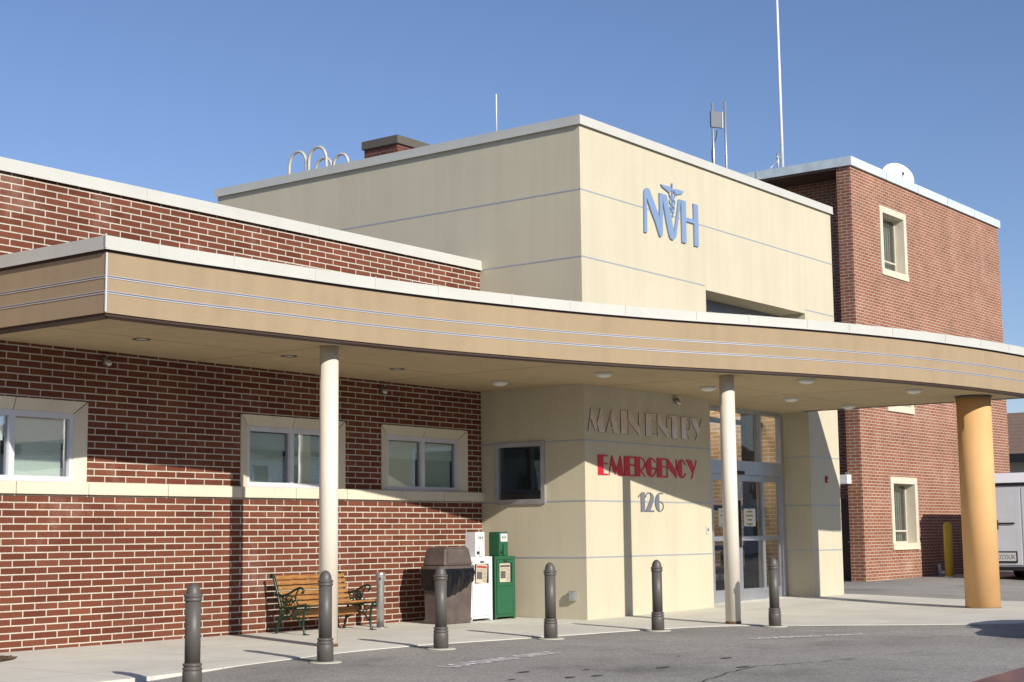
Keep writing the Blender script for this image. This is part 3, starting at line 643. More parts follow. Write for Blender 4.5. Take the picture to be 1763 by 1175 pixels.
LOGO = dict(N=[(25.069,7.274),(25.086,8.003),(25.096,8.08),(25.128,8.126),(25.187,8.157),(25.25,8.158),(25.30,8.133),(25.34,8.067),(25.497,7.853),(25.633,7.634),(25.654,7.824),(25.65,8.14),(25.766,8.14),(25.767,7.981),(25.754,7.564),(25.745,7.355),(25.73,7.298),(25.684,7.266),(25.638,7.271),(25.606,7.307),(25.483,7.521),(25.319,7.742),(25.182,7.972),(25.170,7.274)],
 V=[(25.767,8.14),(25.923,8.14),(25.991,7.907),(26.086,7.685),(26.171,7.42),(26.256,7.642),(26.385,8.133),(26.493,8.14),(26.449,8.066),(26.336,7.654),(26.271,7.407),(26.228,7.33),(26.133,7.268),(26.041,7.282),(25.991,7.337),(25.898,7.586),(25.83,7.825),(25.768,8.04)],
 H=[(26.494,8.14),(26.655,8.14),(26.652,7.81),(26.965,7.81),(26.963,8.009),(26.955,8.143),(27.137,8.143),(27.14,7.78),(27.134,7.276),(26.965,7.276),(26.970,7.728),(26.655,7.728),(26.645,7.276),(26.479,7.276),(26.479,7.677),(26.475,8.07)])
CAD = [[(25.718,8.326),(26.036,8.333),(26.114,8.312),(26.072,8.255),(26.005,8.216),(25.901,8.247),(25.773,8.28)], [(26.597,8.332),(26.287,8.328),(26.20,8.302),(26.245,8.264),(26.322,8.214),(26.54,8.277)],
 ell(26.152,8.385,.026,.04,0,345,12), [(26.144,8.345),(26.164,8.345),(26.164,7.735),(26.144,7.735)], band(26.152,8.20,.125,.10,100,440,.032,.026,24)[:], band(26.152,8.04,.115,.075,95,445,.03,.022,22), band(26.152,7.918,.09,.058,95,445,.025,.018,20), band(26.152,7.82,.07,.045,10,170,.022,.016,10), [(26.10,8.135),(26.205,8.135),(26.205,8.108),(26.10,8.108)]]
t = thing('logo_sign', 'pale blue NVH logo with winged staff high on the stucco wall', 'sign', (25.07, YF, 7.27))
for k in 'NVH':
    MB().prism(LOGO[k], to_front, .008, .036).build('letter', 'logo', t, off=(25.07, YF, 7.27))
mb = MB()
for i, p in enumerate(CAD): mb.prism(p, to_front, .008, .034 - .0012*i)
mb.build('winged_staff', 'logo', t, off=(25.07, YF, 7.27))

# ------------------------------------------------------------------ wall fittings
t = thing('fire_alarm', 'red fire alarm horn on the stucco pier right of the doors', 'alarm', (32.67, YF, 2.695))
MB().box((-.055,-.035,-.075), (.055,-.002,.075), .008).build('housing', 'red', t); MB().lathe([(.028,0),(.026,.02),(.012,.032)], n=14).build('strobe', 'lens', t, at=(.02,-.036,-.02)).rotation_euler = (math.pi/2,0,0)
t = thing('outlet_box', 'small grey weatherproof outlet box low on the stucco side wall', 'outlet', (XT, 15.924, .43))
MB().box((-.07,-.075,-.085), (-.002,.075,.085), .012).build('housing', 'steel', t); MB().box((-.085,-.055,-.06), (-.071,.055,.065), .006).build('cover', 'galv', t)
t = thing('wall_plate', 'small white button plate on the stucco wall left of the doors', 'switch', (27.22, YF, 1.58))
MB().box((-.05,-.02,-.08), (.05,-.002,.08), .006).build('plate', 'cap', t); MB().lathe([(.03,0),(.03,.012)], n=16).build('button', 'steel', t, at=(0,-.021,0)).rotation_euler = (math.pi/2,0,0)
def wall_cam(x, y, z, lb):
    t = thing('security_camera', lb, 'camera', (x, y, z), 0, 'small fittings under the canopy')
    MB().box((-.03,-.05,-.03), (.03,-.002,.03), .006).build('bracket', 'alu_dark', t)
    MB().lathe([(.045,0),(.05,.04),(.045,.10),(.02,.12)], n=16).build('housing', 'steel', t, at=(-.01,-.04,-.03)).rotation_euler = (math.pi*.62, 0, .3)
    MB().box((.035,-.07,.0), (.085,-.03,.03), .005).build('lamp_head', 'dark_frame', t)
wall_cam(14.18, YB, 4.07, 'small grey fitting on the dark brick above the leftmost window')
wall_cam(20.115, YB, 4.06, 'small grey fitting on the dark brick above the window beside the stucco block')
wall_cam(26.06, YF, 4.10, 'small dark fitting on the stucco wall above MAIN ENTRY letters')
def notice(x, lb):
    t = thing('paper_notice', lb, 'notice', (x, YD-.028, 1.84), 0, 'notices taped to the doors')
    MB().box((-.26,-.004,-.19), (.26,.0,.19)).build('sheet', 'paper', t)
    mb = MB(); m2 = MB()
    for i, (a, b) in enumerate(((-.13,.13), (-.17,.17), (-.10,.10), (-.14,.14))):
        z = .125-.088*i; mb.box((a,-.0056,z-.019), (b,-.0042,z+.019)); q = a+.012
        while q < b-.03:
            w = random.uniform(.012,.024); m2.box((q,-.0068,z-.014), (q+w,-.0058,z+random.choice((.008,.016)))); q += w+.012
    mb.build('highlight', 'hilite', t); m2.build('print', 'ink', t)
    MB().box((-.04,-.0055,.172), (.04,-.0042,.21)).build('tape', 'tape', t); MB().box((-.04,-.0055,-.21), (.04,-.0042,-.172)).build('tape', 'tape', t)
notice(30.13, 'white paper notice with yellow highlighting on the right sliding door'); notice(29.03, 'white paper notice with yellow highlighting on the left sliding door behind the column')

# ------------------------------------------------------------------ brick building on the right
L3 = Vector((40, 18.07, 0)); XE = 51.75; YR = 18.07; ZR = 11.745
rb = thing('brick_building', 'three storey weathered red brick building with pale blue roof coping', 'building', L3)
W3 = [(41.86, 43.76, .985, 3.055), (41.86, 43.76, 4.925, 6.99), (41.86, 43.76, 8.88, 10.925)]
mb = wall(MB(), (40, YR), (1, 0), (0, -1), .43, XE-40, -.4, ZR, [(a+.1-40, b-.1-40, c+.1, d-.1) for a, b, c, d in W3])
mb.box((41.2, YR+.434, -.4), (41.5, 34, ZR)); mb.box((XE-.3, YR+.434, -.4), (XE, 34, ZR)); mb.box((41.504, 33.7, -.4), (XE-.304, 34, ZR))
mb.build('wall', 'brick_right', rb, off=L3)
mb = MB(); mb.box((39.93, YR-.07, ZR+.002), (XE+.07, 34.1, 12.0)); mb.build('roof', 'cap_blue', rb, off=L3)
mb = MB()
for k in range(1, 5): mb.box((40+k*2.35, YR-.078, ZR-.004), (40.02+k*2.35, YR-.0702, 12.006))
for k in range(1, 5): mb.box((39.922, YR+k*2.9, ZR-.004), (39.9298, YR+.02+k*2.9, 12.006))
mb.build('coping_seams', 'galv', rb, off=L3)
mb = MB(); mb.box((39.96, YR+.44, ZR-.06), (41.19, 34.0, ZR-.001)); mb.build('eave_soffit', 'tan_door', rb, off=L3)
for a, b, c, d in W3:
    f = .19; mb = MB(); y0, y1 = YR-.03, YR+.34
    mb.box((a, y0, d-f), (b, y1, d), .006); mb.box((a, y0-.02, c), (b, y1, c+f), .006); mb.box((a, y0, c+f+.001), (a+f, y1, d-f-.001)); mb.box((b-f, y0, c+f+.001), (b, y1, d-f-.001))
    w = mb.build('window', 'stone', rb, off=L3)
    s = .05; ai, bi, ci, di = a+f, b-f, c+f, d-f; y2 = YR+.26
    mb = MB(); mb.box((ai, y2, di-s), (bi, y2+.05, di)); mb.box((ai, y2, ci), (bi, y2+.05, ci+s)); mb.box((ai, y2+.001, ci+s), (ai+s, y2+.05, di-s)); mb.box((bi-s, y2+.001, ci+s), (bi, y2+.05, di-s)); mb.box((ai+s, y2+.002, ci+.32), (bi-s, y2+.05, ci+.37))
    mb.build('frame', 'sash', w, off=L3)
    MB().box((ai+s, y2+.02, ci+s), (bi-s, y2+.026, di-s)).build('pane', 'glass_tint', w, off=L3)
    mb = MB()
    for k in range(9): mb.box((ai+.75+k*.08, YR+.40+.02*(k%2), ci-.02), (ai+.82+k*.08, YR+.41+.02*(k%2), di+.02))
    mb.build('curtain', 'curtain', w, off=L3)
mb = MB(); mb.box((41.15, 18.9, .1), (41.199, 20.0, 2.4)); sd = mb.build('side_door', 'tan_door', rb, off=L3)
MB().lathe([(.03,0),(.03,.05)], n=12).build('handle', 'steel', sd, at=Vector((41.14, 19.05, 1.2))-L3)
t = thing('wall_lamp', 'boxy white lamp over the side door of the brick building', 'lamp', (40.0, 18.55, 2.95))
MB().box((-.25,-.16,-.13), (.6,.9,.12), .01).build('housing', 'white_enamel', t); MB().box((-.05,-.10,.121), (.1,.0,.2), .01).build('bracket', 'steel', t)
t = thing('drain_pipe', 'short white pipe stub at the foot of the shadowed brick wall', 'pipe', (45.05, 18.0, gz(45,18)))
MB().tube([(0,0,0),(0,0,.28),(.0,0,.32)], .05, 10).build('riser', 'white_enamel', t); MB().tube([(0,-.0,.07),(.12,-.1,.07),(.22,-.16,.06)], .055, 10).build('elbow', 'white_enamel', t)

# ------------------------------------------------------------------ bollards
def bollard_proto(label):
    t = thing('bollard', label, 'bollard', (0,0,0), 0, 'charcoal bollards along the kerb'); r = .082; S0 = .018
    MB().lathe([(r,.29),(r,.94)], n=36).build('shaft', 'bollard', t)
    MB().lathe([(r+.020,0),(r+.020,.20),(r+.016,.215),(r+.008,.22),(r+.018,.226),(r+.022,.238),(r+.018,.25),(r+.006,.256),(r+.006,.262),(r+.016,.268),(r+.020,.28),(r+.014,.292),(r,.30)], n=36).build('base_sleeve', 'bollard', t)
    dome = [(r,.93),(r+.010,.936),(r+.014,.948),(r+.010,.96),(r+.003,.965),(r+.003,.972),(r+.014,.978),(r+.018,.988),(r+.012,1.0),(r-.004,1.005)] + [((r-.004)*math.cos(math.radians(a)), 1.005+.115*math.sin(math.radians(a))) for a in range(10,90,10)] + [(.002,1.12)]
    MB().lathe(dome, n=36).build('dome_cap', 'bollard', t)
    MB().lathe([(.205,-.006),(.205,.004),(.18,.012),(.08,.014)], n=36).build('concrete_pad', 'pad', t)
    return t
BL = [(11.17,12.60,'charcoal bollard nearest the camera at the bottom left'),(14.16,13.56,'charcoal bollard in front of the bench and the slim column'),(16.60,13.73,'charcoal bollard in front of the brown trash can'),(19.03,13.63,'charcoal bollard just left of the stucco corner'),(21.41,13.24,'charcoal bollard in front of the EMERGENCY wall'),(23.24,12.125,'charcoal bollard in front of the doors right of the column')]
p0 = bollard_proto(BL[0][2])
for i, (x, y, lb) in enumerate(BL):
    o = p0 if i == 0 else copy_tree(p0); o['label'] = lb; o.location = (x, y, gz(x, y) + asphalt_dip(x))
t = thing('bollard', 'tall faded yellow bollard against the shadowed brick wall', 'bollard', (43.8, 17.2, gz(43.8, 17.2)))
MB().lathe([(.125,0),(.125,1.46)] + [(.125*math.cos(math.radians(a)), 1.46+.125*math.sin(math.radians(a))) for a in range(15,90,15)] + [(.002,1.586)], n=28).build('sleeve', 'bollard_y', t)
MB().lathe([(.17,0),(.17,.012),(.12,.03)], n=28).build('footing', 'pad', t)

# ------------------------------------------------------------------ bench
BX, BY = 17.33, 17.0; BLN = 1.52; K = 1.10
bench = thing('park_bench', 'park bench with varnished wood slats and ornate green iron ends', 'bench', (BX, BY, gz(BX, BY)))
def iron_end(x):
    mb = MB(); T = lambda pts, r=.016, rs=None: mb.tube([(x, K*p[0], K*p[1]) for p in cr(pts, 6)], r, 7, [q for q in rs] if rs else None)
    T([(.60,.0),(.575,.03),(.545,.14),(.505,.27),(.50,.36),(.54,.50),(.60,.68),(.645,.80),(.68,.835),(.70,.815),(.685,.79)], .021)      # rear leg and back upright, scrolled head
    T([(.0,.0),(.03,.03),(.055,.14),(.045,.27),(.02,.36),(-.01,.41)], .020)                                                            # front leg
    T([(-.01,.41),(-.05,.405),(-.065,.37),(-.035,.345),(-.015,.37)], .016)                                                             # scroll at the front of the seat
    T([(-.02,.42),(.12,.405),(.26,.38),(.40,.375),(.50,.38)], .022)                                                                    # seat rail
    T([(.10,.155),(.17,.235),(.28,.265),(.39,.24),(.53,.17)], .015); T([(.055,.14),(.10,.155)], .014)                                  # arch between the legs
    T([(.555,.56),(.45,.545),(.33,.575),(.22,.625),(.12,.655),(.06,.635),(.055,.595),(.085,.585)], .018)                                # arm rest with scroll
    T([(.15,.63),(.20,.55),(.18,.46),(.14,.41)], .013)
    for cx, cy, r in ((.33,.475,.065),(.33,.475,.03),(.42,.50,.04),(.245,.50,.035),(.42,.425,.03),(.255,.425,.03),(.12,.33,.035),(.20,.33,.04),(.29,.325,.04),(.38,.32,.04),(.455,.31,.03),(.16,.27,.03),(.45,.25,.025)):
        mb.tube([(x, K*(cx+r*math.cos(a)), K*(cy+r*math.sin(a))) for a in [2*math.pi*i/14 for i in range(15)]], .0095, 6)
    T([(.50,.42),(.44,.46),(.47,.52),(.53,.53)], .010); T([(.30,.56),(.28,.51),(.33,.475)], .009)
    for fy in (.60, .0): mb.box((x-.045, K*(fy-.035), 0), (x+.045, K*(fy+.04), .022), .008)
    return mb
for x in (0, BLN): iron_end(x).build('end_frame', 'green_iron', bench)
for i in range(6):      # back slats climb the sloping upright
    f = i/5.0; y = .47 + .135*f; z = .425 + .365*f; tilt = .33
    mb = MB().box((-.01,-.013,-.031*K), (BLN+.01,.013,.031*K), .005); mb.build('back_slat', 'wood', bench, at=(0, K*y-.012, K*z)).rotation_euler = (-tilt, 0, 0)
for i in range(5):
    y = .0 + .094*i; z = .432 - .012*i
    MB().box((-.01,-.044,-.014), (BLN+.01,.044,.014), .006).build('seat_slat', 'wood', bench, at=(0, K*y+.012, K*z))
MB().box((-.005,-.012,-.06), (BLN+.005,.012,.06), .004).build('apron', 'wood', bench, at=(0, K*.30, K*.29))
for i in range(6):
    f = i/5.0
    for x in (.015, BLN-.015): MB().lathe([(.013,-.004),(.011,.006),(.004,.009)], (0,0,0), 8).build('slat_bolt', 'galv', bench, at=(x, K*(.47+.135*f)-.030, K*(.425+.365*f))).rotation_euler = (math.pi/2,0,0)
# ash post
t = thing('ash_receptacle', 'slim steel cigarette post beside the bench', 'ashtray', (19.36, 17.3, gz(19.3,17.3)))
MB().lathe([(.062,.02),(.062,.62),(.066,.72),(.076,.83),(.078,.86),(.078,.90),(.07,.905)], n=26).build('tube', 'steel', t)
MB().lathe([(.13,0),(.13,.012),(.10,.02)], n=26).build('base_plate', 'steel', t); MB().lathe([(.018,0),(.018,.006)], n=12).build('opening', 'black', t, at=(-.058,-.045,.80)).rotation_euler = (math.pi/2, 0, -.9)
t = thing('wall_junction_box', 'small grey plate on the brick behind the steel post', 'box', (19.05, YB, .62))
MB().box((-.14,-.04,-.12), (.14,-.002,.12), .01).build('housing', 'panel_grey', t); MB().lathe([(.03,0),(.03,.015)], n=12).build('knob', 'steel', t, at=(.06,-.041,-.02)).rotation_euler = (math.pi/2,0,0)

# ------------------------------------------------------------------ trash can
CX, CY = 20.82, 17.06; w, d = .78, .50
t = thing('trash_can', 'brown plastic trash can with hooded lid and black bin liner', 'trash can', (CX, CY, gz(CX, CY)))
def frustum(mb, z0, z1, w0, d0, w1, d1, bev=.02):
    g = bmesh.new() if False else mb.bm; n0 = len(mb.bm.edges)
    v = [mb.bm.verts.new(p) for p in ((-w0/2,-d0/2,z0),(w0/2,-d0/2,z0),(w0/2,d0/2,z0),(-w0/2,d0/2,z0),(-w1/2,-d1/2,z1),(w1/2,-d1/2,z1),(w1/2,d1/2,z1),(-w1/2,d1/2,z1))]
    f = [mb.bm.faces.new([v[i] for i in q]) for q in ((3,2,1,0),(4,5,6,7),(0,1,5,4),(1,2,6,5),(2,3,7,6),(3,0,4,7))]
    if bev: bmesh.ops.bevel(mb.bm, geom=list({e for q in f for e in q.edges}), offset=bev, segments=3, affect='EDGES', profile=.5)
mb = MB(); frustum(mb, 0, .93, w*.90, d*.90, w*.98, d*.98, .025); frustum(mb, .04, .10, w*.925, d*.925, w*.93, d*.93, .01); mb.build('body', 'bin', t)
mb = MB(); frustum(mb, .93, .985, w*1.05, d*1.05, w*1.04, d*1.04, .014); frustum(mb, .986, 1.28, w*.99, d*.99, w*.84, d*.84, .03); frustum(mb, 1.279, 1.30, w*.78, d*.78, w*.74, d*.74, .008); lid = mb.build('lid', 'bin', t)
mb = MB(); mb.hexa([(-.30,-.254,1.03),(.30,-.254,1.03),(.30,-.243,1.03),(-.30,-.243,1.03),(-.265,-.229,1.225),(.265,-.229,1.225),(.265,-.218,1.225),(-.265,-.218,1.225)]); mb.build('lid_flap', 'bin', lid)
# liner skirt: crumpled film hanging below the lid, longer at the left front corner
mb = MB(); per = []; hw, hd = w*.505, d*.505
for k in range(60): per.append((-hw + 2*hw*k/60, -hd, (0,-1)))
for k in range(34): per.append((-hw, hd - 2*hd*k/34, (-1,0)))
def skirt(pts, fn):
    rows = []
    for j in range(9):
        row = []
        for i, (x, y, n) in enumerate(pts):
            u = i/(len(pts)-1); L = fn(u); f = j/8
            a = .55*math.sin(u*13 + f*5) + .40*math.sin(u*27 - f*6+1) + .2*math.sin(u*44+f*4)
            o = .006 + .03*f*(1.12-f)*(1.1+.9*a) + .003*f*a
            row.append(mb.bm.verts.new((x+n[0]*o, y+n[1]*o, .935 - L*f + .012*math.sin(u*31)*f)))
        rows.append(row)
    for a, b in zip(rows, rows[1:]):
        for k in range(len(a)-1): fc = mb.bm.faces.new((a[k], a[k+1], b[k+1], b[k])); fc.smooth = True
skirt(per[:60] + [(hw, -hd, (0,-1))], lambda u: .46 - .26*u**1.8)
skirt(per[60:] + [(-hw, -hd, (-1,0))], lambda u: .34 + .06*u)
mb.build('bin_liner', 'bag', t)

# ------------------------------------------------------------------ newspaper boxes
def news_box(x0, x1, y0, mat, edge, label, z):
    cx = (x0+x1)/2; w = x1-x0; t = thing('newspaper_box', label, 'newspaper box', (cx, y0, z)); dp = .40
    mb = MB(); mb.box((-w/2+.02, .012, .05), (w/2-.02, dp, 1.10), .012); mb.box((-w/2, .0, .02), (-w/2+.05, dp+.01, 1.12), .008); mb.box((w/2-.05, .0, .02), (w/2, dp+.01, 1.12), .008); mb.box((-w/2+.051, .0, 1.06), (w/2-.051, dp, 1.125), .008)
    mb.build('cabinet', mat, t)
    mb = MB(); mb.box((-w/2+.06, -.006, .10), (w/2-.06, .010, .60), .01); mb.box((-w/2+.06, -.008, .27), (w/2-.06, -.0065, .275)); mb.build('lower_door', mat, t)
    f0, f1 = .66, 1.00
    mb = MB(); mb.box((-w/2+.055, -.012, .60), (w/2-.055, .011, f0)); mb.box((-w/2+.055, -.012, f1), (w/2-.055, .011, 1.055)); mb.box((-w/2+.055, -.012, f0), (-w/2+.10, .011, f1)); mb.box((w/2-.10, -.012, f0), (w/2-.055, .011, f1))
    fr = mb.build('display_door', mat, t)
    MB().box((-w/2+.10, .006, f0), (w/2-.10, .0115, f1)).build('door_recess', 'dark_frame', fr)
    MB().box((-.05, -.03, 1.02), (.05, -.013, 1.045), .004).build('pull_handle', 'black' if mat == 'white_enamel' else edge, fr)
    mb = MB(); mb.box((-.13, .02, 1.126), (.13, .26, 1.545), .012); head = mb.build('coin_head', mat, t)
    mb = MB(); mb.box((-.10, .006, 1.38), (.09, .0195, 1.52)); mb.build('price_plate', 'paper', head)
    mb = MB()
    for q in (-.055, -.01, .04): mb.box((q-.014, .0035, 1.43), (q+.014, .0055, 1.475))
    for q in range(6): mb.box((-.06+q*.022, .0035, 1.40), (-.046+q*.022, .0055, 1.407))
    mb.build('price_digits', 'ink', head)
    mb = MB(); mb.box((-.035, -.01, 1.13), (.04, .0195, 1.34), .006); mb.build('coin_mechanism', mat, head)
    mb = MB(); mb.lathe([(.03,0),(.03,.012)], (0,0,0), 14); o = mb.build('coin_return', 'dark_frame', head, at=(-.075, .019, 1.19)); o.rotation_euler = (math.pi/2,0,0)
    mb = MB(); mb.box((-.125, .03, 1.546), (.125, .25, 1.552)); mb.build('head_trim', edge, head)
    for sx in (-1, 1): MB().box((sx*w/2, .002, .0), (sx*(w/2+.006), dp, 1.12)).build('side_edge', edge, t)
    return t
zg = gz(21.7, 17)
news_box(21.33, 21.94, 16.97, 'white_enamel', 'white_enamel', 'white newspaper box with slim coin head beside the trash can', zg)
news_box(22.02, 22.61, 16.97, 'green_enamel', 'dark_green', 'green newspaper box next to the stucco wall', zg)
def newspaper(x, y, z, tilt, label, red):
    t = thing('newspaper', label, 'newspaper', (x, y, z))
    t.rotation_euler = (0, tilt, 0)
    MB().box((-.155,-.003,-.165), (.155,.0,.165)).build('sheet', 'newsprint', t)
    mb = MB(); mb.box((-.14,-.0045,.095), (.14,-.0033,.135)); mb.build('masthead', 'ink_red' if red else 'ink', t)
    mb = MB(); mb.box((-.13,-.0045,-.10), (.02,-.0033,.03))
    for k in range(8): mb.box((.04,-.0045,-.14+k*.024), (.14,-.0033,-.132+k*.024))
    for k in range(2): mb.box((-.13,-.0045,.05+k*.02), (.13,-.0033,.056+k*.02))
    mb.build('print', 'ink', t)
newspaper(21.64, 16.973, zg+.83, .08, 'newspaper with a red masthead slumped behind the window of the white box', True)
newspaper(22.315, 16.973, zg+.83, 0, 'folded newspaper behind the window of the green box', False)

# ------------------------------------------------------------------ rooftop things
t = thing('chimney', 'squat sooty brick chimney with dark concrete cap behind the roof edge', 'chimney', (26.85, 23.52, 8.85))
MB().box((-.52,-.52,0), (.54,.50,1.62)).build('shaft', 'brick_old', t); MB().box((-.57,-.57,1.62), (.59,.55,1.82), .012).build('cap', 'chimney_cap', t)
t = thing('roof_ladder', 'curved cream pipe hoops of a ladder showing over the roof edge', 'ladder', (23.8, 23.4, 8.85))
def hoop(x, ya, yb, zt):
    c, r = (ya+yb)/2, abs(yb-ya)/2
    pts = [(x, ya+.02, 8.86), (x, ya, zt-r*1.3)] + [(x, c + r*math.cos(a), zt - r*1.1 + r*1.1*math.sin(a)) for a in [math.pi*i/10 for i in range(11)]][::(1 if ya > yb else -1)] + [(x, yb, zt-r*1.3), (x, yb-.03, 8.86)]
    MB().tube(pts, .032, 8).build('hoop', 'hoop', t, off=(23.8, 23.4, 8.85))
hoop(23.8, 23.93, 23.42, 9.89); hoop(23.8, 23.34, 22.82, 9.90); hoop(24.6, 23.92, 23.40, 9.90); hoop(24.6, 23.36, 22.92, 9.91)
t = thing('lightning_rod', 'thin white rod standing on the side roof edge of the stucco tower', 'rod', (23.1, 17.66, 9.13))
MB().tube([(0,0,0),(0,0,.8)], .013, 8).build('rod', 'white_mast', t); MB().lathe([(.03,0),(.03,.03)], n=10).build('foot', 'galv', t)
t = thing('panel_antenna', 'flat grey square antenna on a thin roof pole', 'antenna', (32.11, 18.0, 8.85))
MB().tube([(0,0,0),(0,0,2.95)], .03, 10).build('pole', 'galv', t)
o = MB().box((-.15,-.03,-.20), (.15,.03,.20), .01).build('panel', 'panel_grey', t, at=(.05,-.06,2.54)); o.rotation_euler = (0,0,math.radians(-30))
o = MB().box((.152,-.04,-.20), (.175,.05,.20)).build('panel_edge', 'cap', t, at=(.05,-.06,2.54)); o.rotation_euler = (0,0,math.radians(-30))
MB().tube(cr([(.15,-.03,2.3),(.10,-.02,2.1),(-.06,.0,1.8),(-.07,0,1.5),(-.02,0,1.3)], 6), .012, 6).build('cable', 'black', t)
t = thing('antenna_pole', 'bare thin roof pole to the right of the flat square antenna', 'pole', (32.73, 18.0, 8.85))
MB().tube([(0,0,0),(0,0,3.13)], .028, 10).build('pole', 'galv', t); MB().lathe([(.05,0),(.05,.05)], n=10).build('foot', 'galv', t)
t = thing('radio_mast', 'tall white whip mast rising out of frame from the brick roof', 'mast', (40.8, 20.57, 12.0))
MB().tube([(0,0,0),(0,0,2.6),(0,0,6.4)], .045, 12, [.052,.045,.032]).build('whip', 'white_mast', t)
mb = MB(); mb.tube([(-.22,.03,0),(-.22,.03,.62)], .035, 8); mb.tube([(-.3,.03,.5),(.07,0,.5)], .022, 8); mb.tube([(-.22,.03,.4),(-.6,.2,0)], .012, 6); mb.build('bracket', 'galv', t)
t = thing('satellite_dish', 'white satellite dish on the roof of the brick building', 'dish', (47.15, 19.7, 12.0))
nrm = Vector((-.62, -.70, .30)).normalized(); rot = nrm.to_track_quat('Z', 'Y').to_euler()
prof = [(.001,.0),(.2,.010),(.38,.04),(.56,.09),(.565,.10),(.55,.10),(.37,.052),(.19,.022),(.001,.012)]
o = MB().lathe(prof, n=40, cap=False).build('reflector', 'white_mast', t, at=(0,0,.86)); o.rotation_euler = rot
MB().tube([(0,.05,0),(0,.05,.80)], .04, 10).build('post', 'galv', t)
c0 = Vector((0,0,.86)); MB().tube([c0 + nrm*.02 + Vector((.1,0,-.5)), c0 + nrm*.5 + Vector((0,0,-.1))], .014, 8).build('feed_arm', 'galv', t)
o = MB().box((-.04,-.03,-.05), (.04,.03,.05), .01).build('feed_horn', 'panel_grey', t, at=c0 + nrm*.52 + Vector((0,0,-.08)))

# ------------------------------------------------------------------ trailer and far house
TX, TY = 43.27, 16.02; tz = gz(43, 15)
t = thing('cargo_trailer', 'white enclosed trailer parked beside the brick wall, rear doors facing', 'trailer', (TX, TY, tz))
mb = MB(); mb.box((0,-2.35,.36), (5.6,0,2.62), .03); mb.hexa([(0,-2.35,2.70),(5.6,-2.35,2.70),(5.6,0,2.70),(0,0,2.70),(.25,-2.25,2.98),(5.5,-2.25,2.98),(5.5,-.1,2.98),(.25,-.1,2.98)]); mb.build('body', 'trailer', t)
mb = MB(); mb.box((-.03,-2.38,2.62), (5.6,.02,2.70)); mb.box((-.02,-2.36,.26), (5.6,.01,.36)); mb.build('trim_rail', 'dark_frame', t)
for a, b in ((-1.155,-.06),(-2.29,-1.195)): MB().box((-.022,a,.42), (-.004,b,2.56), .006).build('rear_door', 'trailer', t)
mb = MB()
for y in (-.20, -1.03, -1.33):
    for k in range(14): mb.lathe([(.012,0),(.008,.008)], (-.024, y, .55+k*.145), 6)
mb.build('rivets', 'galv', t)
mb = MB(); mb.box((-.05,-.98,1.55), (-.024,-.45,1.59)); mb.box((-.07,-.52,1.40), (-.024,-.44,1.66), .01); mb.tube([(-.03,-.30,2.36),(-.16,-.42,2.42)], .05, 10); mb.build('latch', 'dark_frame', t)
pl = MB().box((-.045,-1.02,.48), (-.024,-.42,.80), .01).build('plate_holder', 'black', t); MB().box((-.050,-.98,.53), (-.046,-.46,.76)).build('license_plate', 'lens', pl)
cu = bpy.data.curves.new('plate_text', 'FONT'); cu.body = '3235UK'; cu.size = .18; o = bpy.data.objects.new('plate_text', cu); S.collection.objects.link(o); bpy.context.view_layer.update()
me = bpy.data.meshes.new_from_object(o.evaluated_get(bpy.context.evaluated_depsgraph_get())); bpy.data.objects.remove(o)
me.transform(Matrix(((0,0,1,-.0515),(-.78,0,0,-.49),(0,1,0,.58),(0,0,0,1)))); me.materials.append(M['ink']); o = bpy.data.objects.new('plate_number', me); S.collection.objects.link(o); o.parent = pl
for y in (-2.1, -.25):
    for x in (2.3, 3.2):
        o = MB().lathe([(.12,-.09),(.30,-.10),(.33,-.06),(.33,.06),(.30,.10),(.12,.09)], n=28).build('wheel', 'black', t, at=(x, y, .335)); o.rotation_euler = (math.pi/2,0,0)
mb = MB(); mb.box((5.6,-1.25,.28), (6.6,-1.1,.38)); mb.tube([(6.3,-1.17,-.0),(6.3,-1.17,.5)], .04, 8); mb.build('hitch', 'dark_frame', t)
for y in (-2.2,-.15): MB().box((-.036,y-.06,.45), (-.023,y+.06,.55), .006).build('tail_light', 'red', t)
def house(name, label, p, sx, sy, wz, rz, ov, wallm, roofm, side='x'):
    t = thing(name, label, 'house', (p[0], p[1], p[2])); x, y = sx, sy
    MB().box((0,0,-1), (x,y,wz)).build('wall', wallm, t)
    mb = MB(); a = [(-ov,-ov,wz),(x+ov,-ov,wz),(x+ov,y+ov,wz),(-ov,y+ov,wz)]
    if side == 'x': r = [(-ov+3, y/2, rz), (x+ov-3, y/2, rz)]; F = [(a[0],a[1],r[1],r[0]),(a[1],a[2],r[1]),(a[2],a[3],r[0],r[1]),(a[3],a[0],r[0])]
    else: r = [(x/2,-ov+3,rz),(x/2,y+ov-3,rz)]; F = [(a[0],a[1],r[0]),(a[1],a[2],r[1],r[0]),(a[2],a[3],r[1]),(a[3],a[0],r[0],r[1])]
    for f in F: mb.bm.faces.new([mb.bm.verts.new(q) for q in f])
    mb.bm.faces.new([mb.bm.verts.new(q) for q in reversed(a)])
    bmesh.ops.remove_doubles(mb.bm, verts=mb.bm.verts[:], dist=1e-4); rf = mb.build('roof', roofm, t)
    mb = MB(); mb.box((-ov-.03,-ov-.03,wz-.42), (x+ov+.03,-ov,wz+.01)); mb.box((-ov-.03,-ov+.001,wz-.42), (-ov,y+ov,wz+.01)); mb.box((-ov-.03,y+ov,wz-.42), (x+ov+.03,y+ov+.03,wz+.01)); mb.build('fascia_board', 'dark_frame', rf)
    return t
house('house', 'low beige house with brown shingle roof beyond the white trailer', (75, 20, .3), 14, 24, 4.85, 7.4, .7, 'house_wall', 'house_roof', 'y')

